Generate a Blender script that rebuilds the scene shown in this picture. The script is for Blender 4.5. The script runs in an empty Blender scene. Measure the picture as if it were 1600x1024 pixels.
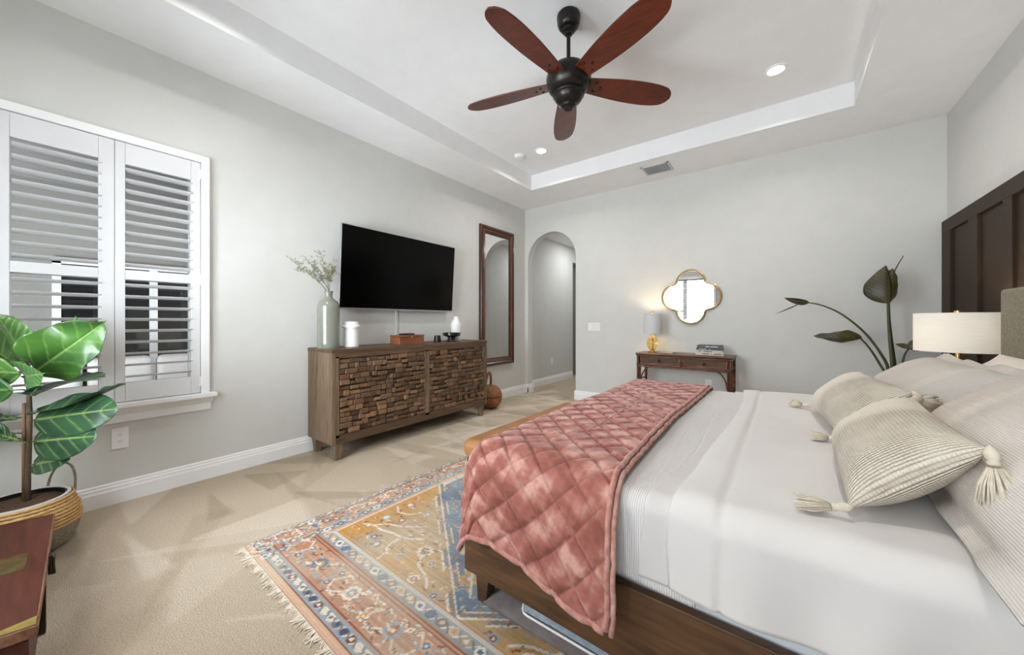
import bpy, bmesh, math, random
import numpy as np
from mathutils import Vector, Matrix

random.seed(7)
np.random.seed(7)
PI = math.pi
SC = bpy.context.scene
COL = SC.collection

# ------------------------------------------------------------------ camera, world, lights, exposure
cam_d = bpy.data.cameras.new('camera')
cam = bpy.data.objects.new('camera', cam_d)
COL.objects.link(cam)
cam.location = (3.48, 0.0, 1.18)
cam.rotation_euler = (PI / 2, 0, math.radians(37.0))
cam_d.sensor_fit = 'HORIZONTAL'
cam_d.sensor_width = 36.0
cam_d.lens = 36.0 * 566.0 / 1600.0
cam_d.shift_y = -9.0 / 1600.0
cam_d.clip_start = 0.02
SC.camera = cam

SC.view_settings.view_transform = 'Standard'
SC.view_settings.look = 'None'
SC.view_settings.exposure = 0.15
SC.view_settings.gamma = 1.0
SC.view_settings.use_curve_mapping = False

world = bpy.data.worlds.new('world')
SC.world = world
world.use_nodes = True
bg = world.node_tree.nodes['Background']
bg.inputs[0].default_value = (0.86, 0.93, 1.0, 1)
bg.inputs[1].default_value = 1.3

def area_light(name, loc, rot, sx, sy, power, color=(1, 1, 1), spread=None, shape='RECTANGLE'):
    d = bpy.data.lights.new(name, 'AREA')
    d.shape = shape
    d.size = sx
    d.size_y = sy
    d.energy = power
    d.color = color
    if spread:
        d.spread = spread
    o = bpy.data.objects.new(name, d)
    o.location = loc
    o.rotation_euler = rot
    COL.objects.link(o)
    return o

SC.cycles.max_bounces = 16
SC.cycles.diffuse_bounces = 8

# daylight arriving at the front windows (behind the camera): sky, plus added lamps throwing fill light upwards
area_light('upward_fill', (2.2, -3.0, -.55), (math.radians(118), 0, 0), 5.0, 2.4, 820, (0.86, 0.935, 1.0))  # added lamp aimed up through the windows to brighten the ceiling
area_light('upward_fill_near', (1.3, -1.55, -.05), (math.radians(140), 0, 0), 2.4, .9, 330, (0.86, 0.935, 1.0))  # closer lamp, added to lift the front part of the ceiling
area_light('daylight_sky', (1.3, -2.4, 1.9), (math.radians(84), 0, 0), 3.0, 2.0, 190, (0.86, 0.935, 1.0))
area_light('daylight_window_2', (1.31, -0.84, 1.45), (math.radians(122), 0, math.radians(22)), 1.35, 1.6, 20, (0.86, 0.935, 1.0))
area_light('daylight_window_2_level', (1.31, -0.88, 1.40), (math.radians(86), 0, math.radians(30)), 1.35, 1.6, 84, (0.88, 0.945, 1.0))
area_light('fill_window_3', (3.35, -0.84, 1.45), (math.radians(105), 0, 0), 1.35, 1.7, 20, (0.86, 0.935, 1.0))  # fill lamp at the added, unseen window
area_light('hall_ceiling_lamp', (.55, 6.5, 2.74), (0, 0, 0), .4, .4, 13, (.95, .97, 1))

# ------------------------------------------------------------------ helpers
def S(r, g, b):
    def f(c):
        c /= 255.0
        return c / 12.92 if c <= 0.04045 else ((c + 0.055) / 1.055) ** 2.4
    return (f(r), f(g), f(b), 1.0)

class M:
    """collects faces of one mesh"""
    def __init__(s):
        s.v = []; s.f = []; s.c = None; s.uv = None
    def add(s, vs, fs):
        n = len(s.v)
        s.v += [tuple(p) for p in vs]
        s.f += [tuple(i + n for i in f) for f in fs]
        return s
    def box(s, x0, x1, y0, y1, z0, z1):
        vs = [(x, y, z) for x in (x0, x1) for y in (y0, y1) for z in (z0, z1)]
        return s.add(vs, [(0, 1, 3, 2), (4, 6, 7, 5), (0, 4, 5, 1), (2, 3, 7, 6), (0, 2, 6, 4), (1, 5, 7, 3)])
    def hexa(s, bot, top):
        return s.add(list(bot) + list(top), [(3, 2, 1, 0), (4, 5, 6, 7), (0, 1, 5, 4), (1, 2, 6, 5), (2, 3, 7, 6), (3, 0, 4, 7)])
    def obox(s, c, ex, ey, ez):
        c, ex, ey, ez = map(Vector, (c, ex, ey, ez))
        b = [c - ex - ey - ez, c + ex - ey - ez, c + ex + ey - ez, c - ex + ey - ez]
        t = [p + 2 * ez for p in b]
        return s.hexa(b, t)
    def lathe(s, prof, c=(0, 0, 0), n=28, axis=None):
        vs = []
        for (r, z) in prof:
            for k in range(n):
                a = 2 * PI * k / n
                vs.append(Vector((r * math.cos(a), r * math.sin(a), z)))
        if axis is not None:
            q = Vector((0, 0, 1)).rotation_difference(Vector(axis).normalized())
            vs = [q @ p for p in vs]
        vs = [p + Vector(c) for p in vs]
        fs = []
        m = len(prof)
        for i in range(m - 1):
            for k in range(n):
                k2 = (k + 1) % n
                fs.append((i * n + k, i * n + k2, (i + 1) * n + k2, (i + 1) * n + k))
        ring = tuple(prof[0]) == tuple(prof[-1])
        if prof[0][0] > 1e-6 and not ring:
            fs.append(tuple(range(n - 1, -1, -1)))
        if prof[-1][0] > 1e-6 and not ring:
            fs.append(tuple((m - 1) * n + k for k in range(n)))
        return s.add(vs, fs)
    def tube(s, pts, rad, n=8, closed=False):
        pts = [Vector(p) for p in pts]
        m = len(pts)
        if not hasattr(rad, '__len__'):
            rad = [rad] * m
        vs = []
        ref = None
        for i in range(m):
            if closed:
                t = pts[(i + 1) % m] - pts[(i - 1) % m]
            else:
                t = pts[min(i + 1, m - 1)] - pts[max(i - 1, 0)]
            if t.length < 1e-9:
                t = Vector((0, 0, 1))
            t.normalize()
            if ref is None:
                ref = t.orthogonal().normalized()
            ref = ref - t * ref.dot(t)
            if ref.length < 1e-6:
                ref = t.orthogonal()
            ref.normalize()
            b = t.cross(ref)
            for k in range(n):
                a = 2 * PI * k / n
                vs.append(pts[i] + (ref * math.cos(a) + b * math.sin(a)) * rad[i])
        fs = []
        for i in range(m if closed else m - 1):
            j = (i + 1) % m
            for k in range(n):
                k2 = (k + 1) % n
                fs.append((i * n + k, i * n + k2, j * n + k2, j * n + k))
        if not closed:
            fs.append(tuple(range(n - 1, -1, -1)))
            fs.append(tuple((m - 1) * n + k for k in range(n)))
        return s.add(vs, fs)
    def prism(s, poly, o, ux, uy, d):
        """polygon in (ux,uy) plane at o, extruded by vector d"""
        o, ux, uy, d = map(Vector, (o, ux, uy, d))
        a = [o + ux * p[0] + uy * p[1] for p in poly]
        b = [p + d for p in a]
        n = len(a)
        fs = [tuple(range(n - 1, -1, -1)), tuple(range(n, 2 * n))]
        fs += [(i, (i + 1) % n, n + (i + 1) % n, n + i) for i in range(n)]
        return s.add(a + b, fs)
    def grid(s, P, closed_u=False, closed_v=False):
        """P: array nu x nv x 3"""
        P = np.asarray(P, float)
        nu, nv = P.shape[:2]
        n0 = len(s.v)
        s.v += [tuple(p) for p in P.reshape(-1, 3)]
        for i in range(nu if closed_u else nu - 1):
            i2 = (i + 1) % nu
            for j in range(nv if closed_v else nv - 1):
                j2 = (j + 1) % nv
                s.f.append((n0 + i * nv + j, n0 + i2 * nv + j, n0 + i2 * nv + j2, n0 + i * nv + j2))
        return s

INV = {}
def _link(o, parent=None):
    COL.objects.link(o)
    if parent is not None:
        o.parent = parent
        INV[o.name] = INV[parent.name]
    return o

def thing(name, label, cat, loc=(0, 0, 0), rz=0.0, group=None, kind=None):
    o = bpy.data.objects.new(name, None)
    o.empty_display_size = 0.05
    COL.objects.link(o)
    o.location = loc
    o.rotation_euler = (0, 0, rz)
    INV[o.name] = (Matrix.Translation(loc) @ Matrix.Rotation(rz, 4, 'Z')).inverted()
    tag(o, label, cat, group, kind)
    return o

def tag(o, label=None, cat=None, group=None, kind=None):
    if label: o['label'] = label
    if cat: o['category'] = cat
    if group: o['group'] = group
    if kind: o['kind'] = kind
    return o

def part(name, m, mat, parent=None, smooth=False, bevel=0.0, solid=0.0, sub=0, label=None, seg=2, local=False):
    """link the mesh m (world coordinates) as one object; a top-level mesh gets its origin at its base"""
    vs = [Vector(p) for p in m.v]
    if parent is not None:
        if not local:
            I = INV[parent.name]
            vs = [I @ p for p in vs]
        base = None
    else:
        xs = [p.x for p in vs]; ys = [p.y for p in vs]; zs = [p.z for p in vs]
        base = Vector(((min(xs) + max(xs)) / 2, (min(ys) + max(ys)) / 2, min(zs)))
        vs = [p - base for p in vs]
    me = bpy.data.meshes.new(name)
    me.from_pydata([tuple(p) for p in vs], [], m.f)
    if m.c is not None:
        at = me.color_attributes.new('Col', 'FLOAT_COLOR', 'POINT')
        arr = np.ones((len(vs), 4), np.float32)
        arr[:, :3] = np.asarray(m.c, np.float32).reshape(-1, 3)
        at.data.foreach_set('color', arr.ravel())
    if m.uv is not None:
        uvl = me.uv_layers.new(name='UVMap')
        li = np.empty(len(me.loops), np.int32)
        me.loops.foreach_get('vertex_index', li)
        uvl.data.foreach_set('uv', np.asarray(m.uv, np.float32).reshape(-1, 2)[li].ravel())
    bm = bmesh.new(); bm.from_mesh(me)
    bmesh.ops.recalc_face_normals(bm, faces=bm.faces)
    bm.to_mesh(me); bm.free()
    if smooth:
        me.polygons.foreach_set('use_smooth', [True] * len(me.polygons))
    me.materials.append(mat)
    o = bpy.data.objects.new(name, me)
    _link(o, parent)
    if base is not None:
        o.location = base
        INV[o.name] = Matrix.Translation(base).inverted()
    if solid:
        md = o.modifiers.new('Solidify', 'SOLIDIFY'); md.thickness = solid; md.offset = -1
    if bevel:
        md = o.modifiers.new('Bevel', 'BEVEL'); md.width = bevel; md.segments = seg
        md.limit_method = 'ANGLE'; md.angle_limit = math.radians(40)
        if not smooth:
            me.polygons.foreach_set('use_smooth', [True] * len(me.polygons))
        md.harden_normals = True
    if smooth == 'auto':
        try:
            me.set_sharp_from_angle(angle=math.radians(38))
        except Exception:
            pass
    if sub:
        md = o.modifiers.new('Subdivision', 'SUBSURF'); md.levels = sub; md.render_levels = sub
    if label:
        o['label'] = label
    return o

def struct(name, m, mat, parent=None, **k):
    o = part(name, m, mat, parent, **k)
    if parent is None:
        o['kind'] = 'structure'
    return o

def sempty(name, loc):
    o = bpy.data.objects.new(name, None)
    COL.objects.link(o)
    o.location = loc
    INV[o.name] = Matrix.Translation(loc).inverted()
    o['kind'] = 'structure'
    return o

def copy_tree(o, parent=None):
    c = o.copy()
    COL.objects.link(c)
    if parent is not None:
        c.parent = parent
    for ch in list(o.children):
        copy_tree(ch, c)
    return c

# ------------------------------------------------------------------ materials
def nodes(name):
    m = bpy.data.materials.new(name)
    m.use_nodes = True
    nt = m.node_tree
    return m, nt, nt.nodes['Principled BSDF']

def setin(b, key, val):
    for k in (key if isinstance(key, tuple) else (key,)):
        if k in b.inputs:
            b.inputs[k].default_value = val
            return

def coords(nt, scale=(1, 1, 1), kind='Object', rot=(0, 0, 0)):
    tc = nt.nodes.new('ShaderNodeTexCoord')
    mp = nt.nodes.new('ShaderNodeMapping')
    mp.inputs['Scale'].default_value = scale
    mp.inputs['Rotation'].default_value = rot
    nt.links.new(tc.outputs[kind], mp.inputs['Vector'])
    return mp.outputs['Vector']

def noise(nt, vec, scale, detail=4, rough=0.55, dist=0.0):
    n = nt.nodes.new('ShaderNodeTexNoise')
    n.inputs['Scale'].default_value = scale
    n.inputs['Detail'].default_value = detail
    n.inputs['Roughness'].default_value = rough
    n.inputs['Distortion'].default_value = dist
    nt.links.new(vec, n.inputs['Vector'])
    return n.outputs['Fac']

def ramp(nt, fac, stops):
    r = nt.nodes.new('ShaderNodeValToRGB')
    el = r.color_ramp.elements
    el[0].position, el[0].color = stops[0]
    el[1].position, el[1].color = stops[-1]
    for p, c in stops[1:-1]:
        e = el.new(p); e.color = c
    nt.links.new(fac, r.inputs['Fac'])
    return r.outputs['Color']

def bump(nt, b, h, strength, dist=0.01):
    n = nt.nodes.new('ShaderNodeBump')
    n.inputs['Strength'].default_value = strength
    n.inputs['Distance'].default_value = dist
    nt.links.new(h, n.inputs['Height'])
    nt.links.new(n.outputs['Normal'], b.inputs['Normal'])

def plain(name, col, rough=0.5, metal=0.0, spec=None, var=None, vs=6.0, vstretch=(1, 1, 1), bmp=None, sheen=0.0, coat=0.0, emit=None, es=0.0):
    """var: second colour mixed in by a soft noise; bmp: (scale, strength, distance)"""
    m, nt, b = nodes(name)
    b.inputs['Base Color'].default_value = col
    b.inputs['Roughness'].default_value = rough
    b.inputs['Metallic'].default_value = metal
    if spec is not None: setin(b, 'Specular IOR Level', spec)
    if sheen: setin(b, 'Sheen Weight', sheen); setin(b, 'Sheen Roughness', 0.4)
    if coat: setin(b, 'Coat Weight', coat); setin(b, 'Coat Roughness', 0.12)
    v = coords(nt, vstretch)
    f = noise(nt, v, vs, 5)
    c2 = var if var else tuple(min(1, c * 0.965) for c in col[:3]) + (1,)
    nt.links.new(ramp(nt, f, [(0.32, col), (0.68, c2)]), b.inputs['Base Color'])
    if bmp:
        bump(nt, b, noise(nt, coords(nt), bmp[0], 3), bmp[1], bmp[2])
    if emit:
        b.inputs['Emission Color'].default_value = emit
        b.inputs['Emission Strength'].default_value = es
    return m

def wood(name, dark, mid, light, axis='X', scale=1.0, rough=0.45, fine=70.0, coat=0.0, bstr=0.25):
    m, nt, b = nodes(name)
    st = {'X': (0.9, 9, 9), 'Y': (9, 0.9, 9), 'Z': (9, 9, 0.9)}[axis]
    st = tuple(s * scale for s in st)
    f1 = noise(nt, coords(nt, st), 1.6, 6, 0.6, 0.8)
    f2 = noise(nt, coords(nt, tuple(s * fine / 9 for s in st)), 1.0, 3, 0.6, 0.2)
    mx = nt.nodes.new('ShaderNodeMath'); mx.operation = 'MULTIPLY_ADD'
    nt.links.new(f2, mx.inputs[0]); mx.inputs[1].default_value = 0.45
    m2 = nt.nodes.new('ShaderNodeMath'); m2.operation = 'MULTIPLY'
    nt.links.new(f1, m2.inputs[0]); m2.inputs[1].default_value = 0.62
    nt.links.new(m2.outputs[0], mx.inputs[2])
    c = ramp(nt, mx.outputs[0], [(0.33, dark), (0.52, mid), (0.74, light)])
    nt.links.new(c, b.inputs['Base Color'])
    b.inputs['Roughness'].default_value = rough
    if coat: setin(b, 'Coat Weight', coat); setin(b, 'Coat Roughness', 0.15)
    bump(nt, b, mx.outputs[0], bstr, 0.004)
    return m

def attr_mat(name, rough=0.6, fine=None, bmp=None, sheen=0.0, spec=None, coat=0.0, transl=0.0):
    """colour from the mesh's own Col attribute; fine: (scale, amount) small-scale variation"""
    m, nt, b = nodes(name)
    a = nt.nodes.new('ShaderNodeAttribute'); a.attribute_name = 'Col'
    c = a.outputs['Color']
    if fine:
        f = noise(nt, coords(nt, fine[2] if len(fine) > 2 else (1, 1, 1)), fine[0], 4)
        lo, hi = 1 - fine[1], 1 + fine[1] * 0.6
        g = ramp(nt, f, [(0.3, (lo, lo, lo, 1)), (0.7, (hi, hi, hi, 1))])
        x = nt.nodes.new('ShaderNodeMix'); x.data_type = 'RGBA'; x.blend_type = 'MULTIPLY'
        x.inputs['Factor'].default_value = 1.0
        nt.links.new(c, x.inputs['A']); nt.links.new(g, x.inputs['B'])
        c = x.outputs['Result']
    nt.links.new(c, b.inputs['Base Color'])
    b.inputs['Roughness'].default_value = rough
    if spec is not None: setin(b, 'Specular IOR Level', spec)
    if sheen: setin(b, 'Sheen Weight', sheen); setin(b, 'Sheen Roughness', 0.35)
    if coat: setin(b, 'Coat Weight', coat); setin(b, 'Coat Roughness', 0.2)
    if bmp:
        bump(nt, b, noise(nt, coords(nt, bmp[3] if len(bmp) > 3 else (1, 1, 1)), bmp[0], 3), bmp[1], bmp[2])
    if transl:
        out = nt.nodes['Material Output']
        t = nt.nodes.new('ShaderNodeBsdfTranslucent')
        nt.links.new(c, t.inputs['Color'])
        mx = nt.nodes.new('ShaderNodeMixShader'); mx.inputs[0].default_value = transl
        nt.links.new(b.outputs[0], mx.inputs[1]); nt.links.new(t.outputs[0], mx.inputs[2])
        nt.links.new(mx.outputs[0], out.inputs['Surface'])
    return m

def ribbed(name, c1, c2, per_metre, axis='U', bstr=0.6, sharp=(0.3, 0.6), kind='UV', rough=0.85, zones=None):
    """woven ribs: bands along UV (UV in metres)"""
    m, nt, b = nodes(name)
    v = coords(nt, (1, 1, 1), kind)
    w = nt.nodes.new('ShaderNodeTexWave')
    w.wave_type = 'BANDS'; w.bands_direction = 'X' if axis == 'U' else 'Y'
    w.wave_profile = 'SIN'
    w.inputs['Scale'].default_value = per_metre * 2 * PI / 20.0
    w.inputs['Distortion'].default_value = 0.15
    w.inputs['Detail'].default_value = 1.0
    nt.links.new(v, w.inputs['Vector'])
    c = ramp(nt, w.outputs['Fac'], [(sharp[0], c2), (sharp[1], c1)])
    if zones:                  # woven bands across the length: (end of band, ribbed?, rib colour, ground colour)
        sx = nt.nodes.new('ShaderNodeSeparateXYZ'); nt.links.new(v, sx.inputs[0])
        for (x1, ca, cb) in zones:
            lt = nt.nodes.new('ShaderNodeMath'); lt.operation = 'LESS_THAN'; lt.inputs[1].default_value = x1
            nt.links.new(sx.outputs['X'], lt.inputs[0])
            mx = nt.nodes.new('ShaderNodeMix'); mx.data_type = 'RGBA'
            nt.links.new(lt.outputs[0], mx.inputs['Factor']); nt.links.new(c, mx.inputs['A'])
            nt.links.new(ramp(nt, w.outputs['Fac'], [(sharp[0], cb), (sharp[1], ca)]), mx.inputs['B'])
            c = mx.outputs['Result']
    nt.links.new(c, b.inputs['Base Color'])
    b.inputs['Roughness'].default_value = rough
    setin(b, 'Specular IOR Level', 0.2)
    bump(nt, b, w.outputs['Fac'], bstr, 0.003)
    return m

def glass_pane(name, tint=(1, 1, 1, 1), ior=1.5):
    m = bpy.data.materials.new(name); m.use_nodes = True
    nt = m.node_tree
    nt.nodes.remove(nt.nodes['Principled BSDF'])
    t = nt.nodes.new('ShaderNodeBsdfTransparent'); t.inputs[0].default_value = tint
    g = nt.nodes.new('ShaderNodeBsdfGlossy'); g.inputs['Roughness'].default_value = 0.0
    fr = nt.nodes.new('ShaderNodeFresnel'); fr.inputs['IOR'].default_value = ior
    mx = nt.nodes.new('ShaderNodeMixShader')
    nt.links.new(fr.outputs[0], mx.inputs[0])
    nt.links.new(t.outputs[0], mx.inputs[1]); nt.links.new(g.outputs[0], mx.inputs[2])
    nt.links.new(mx.outputs[0], nt.nodes['Material Output'].inputs['Surface'])
    return m

def shade_mat(name, col, tr=0.5, emis=0.0):
    m, nt, b = nodes(name)
    f = noise(nt, coords(nt, (3, 3, 60)), 4.0, 4)
    c = ramp(nt, f, [(0.3, tuple(x * 0.93 for x in col[:3]) + (1,)), (0.7, col)])
    nt.links.new(c, b.inputs['Base Color'])
    b.inputs['Roughness'].default_value = 0.9
    t = nt.nodes.new('ShaderNodeBsdfTranslucent'); nt.links.new(c, t.inputs['Color'])
    mx = nt.nodes.new('ShaderNodeMixShader'); mx.inputs[0].default_value = tr
    nt.links.new(b.outputs[0], mx.inputs[1]); nt.links.new(t.outputs[0], mx.inputs[2])
    nt.links.new(mx.outputs[0], nt.nodes['Material Output'].inputs['Surface'])
    return m

WALL = plain('wall_paint', S(209, 209, 205), 0.75, spec=0.25, bmp=(160, 0.06, 0.002))
CEIL = plain('ceiling_paint', S(234, 234, 234), 0.85, spec=0.15, bmp=(140, 0.05, 0.002))
TRIM = plain('white_trim', S(238, 238, 238), 0.38, spec=0.4)
SHUT = plain('shutter_white', S(217, 217, 218), 0.4, spec=0.4)
PANEL = plain('panel_paint', S(54, 40, 28), 0.55, spec=0.2, var=S(50, 37, 26))
STUCCO = plain('stucco', S(142, 139, 134), 0.9, bmp=(60, 0.5, 0.01))
PATIO = plain('patio_ceiling', S(118, 115, 112), 0.9)
PAVE = plain('patio_floor', S(170, 165, 158), 0.8)
GLASS = glass_pane('clear_glass')
DARKGLASS = plain('dark_glass', S(26, 28, 29), 0.04, spec=0.7)
MIRROR = plain('mirror_glass', (0.9, 0.9, 0.9, 1), 0.0, 1.0)
FAN_METAL = plain('fan_bronze', S(38, 35, 32), 0.33, 0.55, spec=0.5)
BLADE = wood('mahogany_blade', S(54, 19, 9), S(86, 32, 16), S(108, 45, 23), 'X', 1.2, 0.32, coat=0.25, bstr=0.08)
BLACK = plain('black_satin', S(22, 22, 23), 0.35)
SCREEN = plain('tv_screen', S(3, 3, 3), 0.18, spec=0.12)
SILVER = plain('silver', S(190, 190, 192), 0.3, 0.8)
BRASS = plain('brass', S(196, 160, 96), 0.25, 0.9)
GOLD = plain('gold_frame', S(196, 170, 122), 0.38, 0.8)
MIRWOOD = wood('mirror_walnut', S(40, 20, 11), S(66, 35, 21), S(92, 54, 33), 'Z', 1.0, 0.3, coat=0.3, bstr=0.1)
SBWOOD = wood('sideboard_wood_upright', S(66, 50, 36), S(108, 88, 68), S(136, 116, 92), 'Z', 0.8, 0.6)
SBWOODY = wood('sideboard_wood_long', S(56, 41, 29), S(88, 66, 47), S(114, 89, 65), 'Y', 0.8, 0.55)
TILE = attr_mat('mosaic_wood', 0.5, (40, 0.28, (6, 0.5, 6)), (90, 0.3, 0.003, (4, 0.4, 4)))
BEDWOOD = wood('bed_walnut', S(50, 32, 18), S(84, 57, 35), S(110, 79, 51), 'X', 0.9, 0.42, bstr=0.15)
RATTAN = wood('rattan', S(40, 19, 11), S(78, 40, 23), S(138, 86, 50), 'X', 1.6, 0.4, coat=0.2)
RATLIGHT = wood('rattan_light', S(84, 42, 22), S(132, 76, 42), S(176, 116, 70), 'X', 2.4, 0.35, coat=.2)
WICKER = attr_mat('wicker_weave', 0.6)
BOXWOOD = wood('box_wood', S(92, 48, 28), S(130, 74, 46), S(156, 98, 66), 'Y', 1.6, 0.45)
CHESTWOOD = wood('chest_redwood', S(46, 17, 11), S(78, 33, 21), S(104, 51, 34), 'X', 0.6, 0.5, coat=0.05)
WHITECER = plain('white_ceramic', S(240, 240, 238), 0.45)
LINEN = plain('headboard_linen', S(160, 151, 134), 0.95, var=S(126, 118, 102), vs=120, bmp=(300, 0.5, 0.003), spec=0.1)
LEATHER = plain('tan_leather', S(160, 112, 66), 0.45, var=S(142, 96, 54), bmp=(120, 0.15, 0.002))
WHITEFAB = plain('white_cotton', S(212, 208, 204), 0.9, spec=0.15, sheen=0.1)
SHEETFAB = plain('sheet_cotton', S(216, 219, 222), 0.9, spec=0.15)
GREYFAB = plain('grey_sheet', S(204, 200, 197), 0.9, spec=0.15)
CREAMFAB = plain('cream_cotton', S(230, 219, 208), 0.9, spec=0.15)
# ------------------------------------------------------------------ room shell
RX, RY0, RY1, H, HT = 4.65, -0.60, 4.98, 3.05, 3.26
WT = 0.2

def arch_wall():
    m = M()
    y0, y1 = RY1, RY1 + 0.13
    xa, xb, zs = 0.06, 0.94, 2.175
    r = (xb - xa) / 2; xc = (xa + xb) / 2
    m.box(-WT, xa, y0, y1, 0, HT + .15)
    m.box(xb, RX + WT, y0, y1, 0, HT + .15)
    n = 32
    for k in range(n):
        a0, a1 = PI - PI * k / n, PI - PI * (k + 1) / n
        p0 = (xc + r * math.cos(a0), zs + r * math.sin(a0)); p1 = (xc + r * math.cos(a1), zs + r * math.sin(a1))
        m.prism([p0, p1, (p1[0], HT + .15), (p0[0], HT + .15)], (0, y0, 0), (1, 0, 0), (0, 0, 1), (0, y1 - y0, 0))
    return m

def carpet():
    nx, ny = 300, 520
    X = np.linspace(-0.32, RX, nx); Y = np.linspace(RY0, 8.2, ny)
    gx, gy = np.meshgrid(X, Y, indexing='ij')
    val = np.zeros_like(gx)
    rng = np.random.RandomState(3)
    # nap left lighter or darker by the vacuum cleaner: long soft-edged wedges
    for k in range(150):
        cx, cy = rng.uniform(-.1, 2.0), rng.uniform(-.5, 5.0)
        a = rng.choice([0.15, 0.5, -0.35, 1.2, 2.6]) + rng.normal(0, .25)
        L, W = rng.uniform(.35, .95), rng.uniform(.05, .2)
        u = (gx - cx) * math.cos(a) + (gy - cy) * math.sin(a)
        v = -(gx - cx) * math.sin(a) + (gy - cy) * math.cos(a)
        t = u / L
        w = W * (0.1 + 0.9 * np.clip(t, 0, 1))
        ins = np.clip((w - np.abs(v)) / 0.012, 0, 1) * np.clip(t / .02, 0, 1) * np.clip((1 - t) / .1, 0, 1)
        val += ins * rng.choice([-1, 1], p=[.42, .58]) * rng.uniform(.35, 1.0)
    val = np.tanh(val * .7)
    base = np.array(S(194, 178, 156)[:3]); li = np.array(S(221, 207, 188)[:3]); dk = np.array(S(166, 150, 128)[:3])
    c = np.where(val[..., None] > 0, base + (li - base) * val[..., None], base + (dk - base) * (-val[..., None]))
    z = np.zeros_like(gx)
    m = M().grid(np.stack([gx, gy, z], -1))
    m.c = c.reshape(-1, 3)
    return m
CARPET = attr_mat('beige_carpet', 0.98, (150, 0.24), (200, 1.0, 0.008), spec=0.05)
fl = struct('floor', carpet(), CARPET)
m = M(); m.box(-WT, 0, -.125, .755, 0, .645); m.box(-WT, 0, -.125, .755, 2.36, HT + .15)
m.box(-WT, 0, RY0 - WT, -.125, 0, HT + .15); m.box(-WT, 0, .755, RY1, 0, HT + .15)
struct('wall_left', m, WALL)
struct('wall_back', arch_wall(), WALL)
struct('wall_right', M().box(RX, RX + WT, RY0 - WT, RY1, 0, HT + .15), WALL)
W2 = [(.63, 2.02), (2.68, 4.04)]  # second opening is an unseen window added to let in more light
Z2a, Z2b = .62, 2.32
m = M()
m.box(0, W2[0][0], RY0 - WT, RY0, 0, HT + .15); m.box(W2[0][1], W2[1][0], RY0 - WT, RY0, 0, HT + .15); m.box(W2[1][1], RX, RY0 - WT, RY0, 0, HT + .15)
for a, b in W2:
    m.box(a, b, RY0 - WT, RY0, 0, Z2a); m.box(a, b, RY0 - WT, RY0, Z2b, HT + .15)
struct('wall_front', m, WALL)
# tray ceiling: a lowered border with a raised centre
TX0, TX1, TY0, TY1 = .60, 3.96, .10, 4.28
m = M()
m.box(0, TX0, RY0, RY1, H, HT + .12); m.box(TX1, RX, RY0, RY1, H, HT + .12)
m.box(TX0, TX1, RY0, TY0, H, HT + .12); m.box(TX0, TX1, TY1, RY1, H, HT + .12)
m.box(TX0, TX1, TY0, TY1, HT, HT + .12)
struct('ceiling', m, CEIL)
# hall beyond the arch
m = M(); m.box(-.32, -.12, RY1 + .13, 6.92, 0, 2.75); m.box(-.32, -.12, 6.92, 7.7, 2.44, 2.75); m.box(-.32, -.12, 7.7, 8.2, 0, 2.75)
struct('wall_hall_left', m, WALL)
struct('wall_hall_right', M().box(1.15, 1.35, RY1 + .13, 8.2, 0, 2.75), WALL)
struct('wall_hall_end', M().box(-.32, 1.35, 8.2, 8.4, 0, 2.75), WALL)
struct('ceiling_hall', M().box(-.32, 1.35, RY1 + .13, 8.4, 2.75, 2.9), CEIL)
m = M(); m.box(-.30, -.26, 6.92, 7.7, 0, 2.44)
DOORGREY = plain('doorway_grey', S(120, 119, 117), 0.5)
struct('doorway_1', m, DOORGREY, bevel=.003)  # dark slab standing in for the shaded open doorway

# baseboards
BB = [(0, 0), (.018, 0), (.018, .088), (.014, .098), (.014, .112), (.009, .118), (.009, .13), (.004, .138), (0, .138)]
def base_run(p0, p1, nrm):
    p0, p1 = Vector(p0), Vector(p1)
    return M().prism(BB, p0, nrm, (0, 0, 1), p1 - p0)
def shoe(m2, p0, p1, nrm):
    return m2.prism([(0, 0), (.018, 0), (.018, .138), (0, .138)], p0, nrm, (0, 0, 1), Vector(p1) - Vector(p0))
struct('baseboard_left', base_run((0, RY0, 0), (0, RY1, 0), (1, 0, 0)), TRIM)
struct('baseboard_back', base_run((.922, RY1, 0), (RX, RY1, 0), (0, -1, 0)), TRIM)
m = base_run((0, RY1, 0), (.078, RY1, 0), (0, -1, 0)); m.prism(BB, (.06, RY1 - .018, 0), (1, 0, 0), (0, 0, 1), (0, .166, 0))
m.prism(BB, (-.12, RY1 + .13, 0), (1, 0, 0), (0, 0, 1), (0, 1.79, 0))
struct('baseboard_hall', m, TRIM)
struct('baseboard_right', base_run((RX, RY0, 0), (RX, RY1, 0), (-1, 0, 0)), TRIM)

# dark board-and-batten panelling on the bed wall
tp = sempty('trim_1', (RX, 2.2, 0))
part('backing_board', M().box(RX - .014, RX, RY0, RY1 - .001, .138, 2.02), PANEL, tp)
part('top_rail', M().box(RX - .034, RX, RY0, RY1 - .001, 1.975, 2.085), PANEL, tp, bevel=.004)
for yb0, yb1 in [(4.77, 4.978), (4.215, 4.39), (3.70, 3.83), (3.12, 3.25), (2.54, 2.67), (1.96, 2.09), (1.38, 1.51), (.8, .93), (.22, .35)]:
    part('batten', M().box(RX - .034, RX, yb0, yb1, .138, 1.976), PANEL, tp, bevel=.004)

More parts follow.
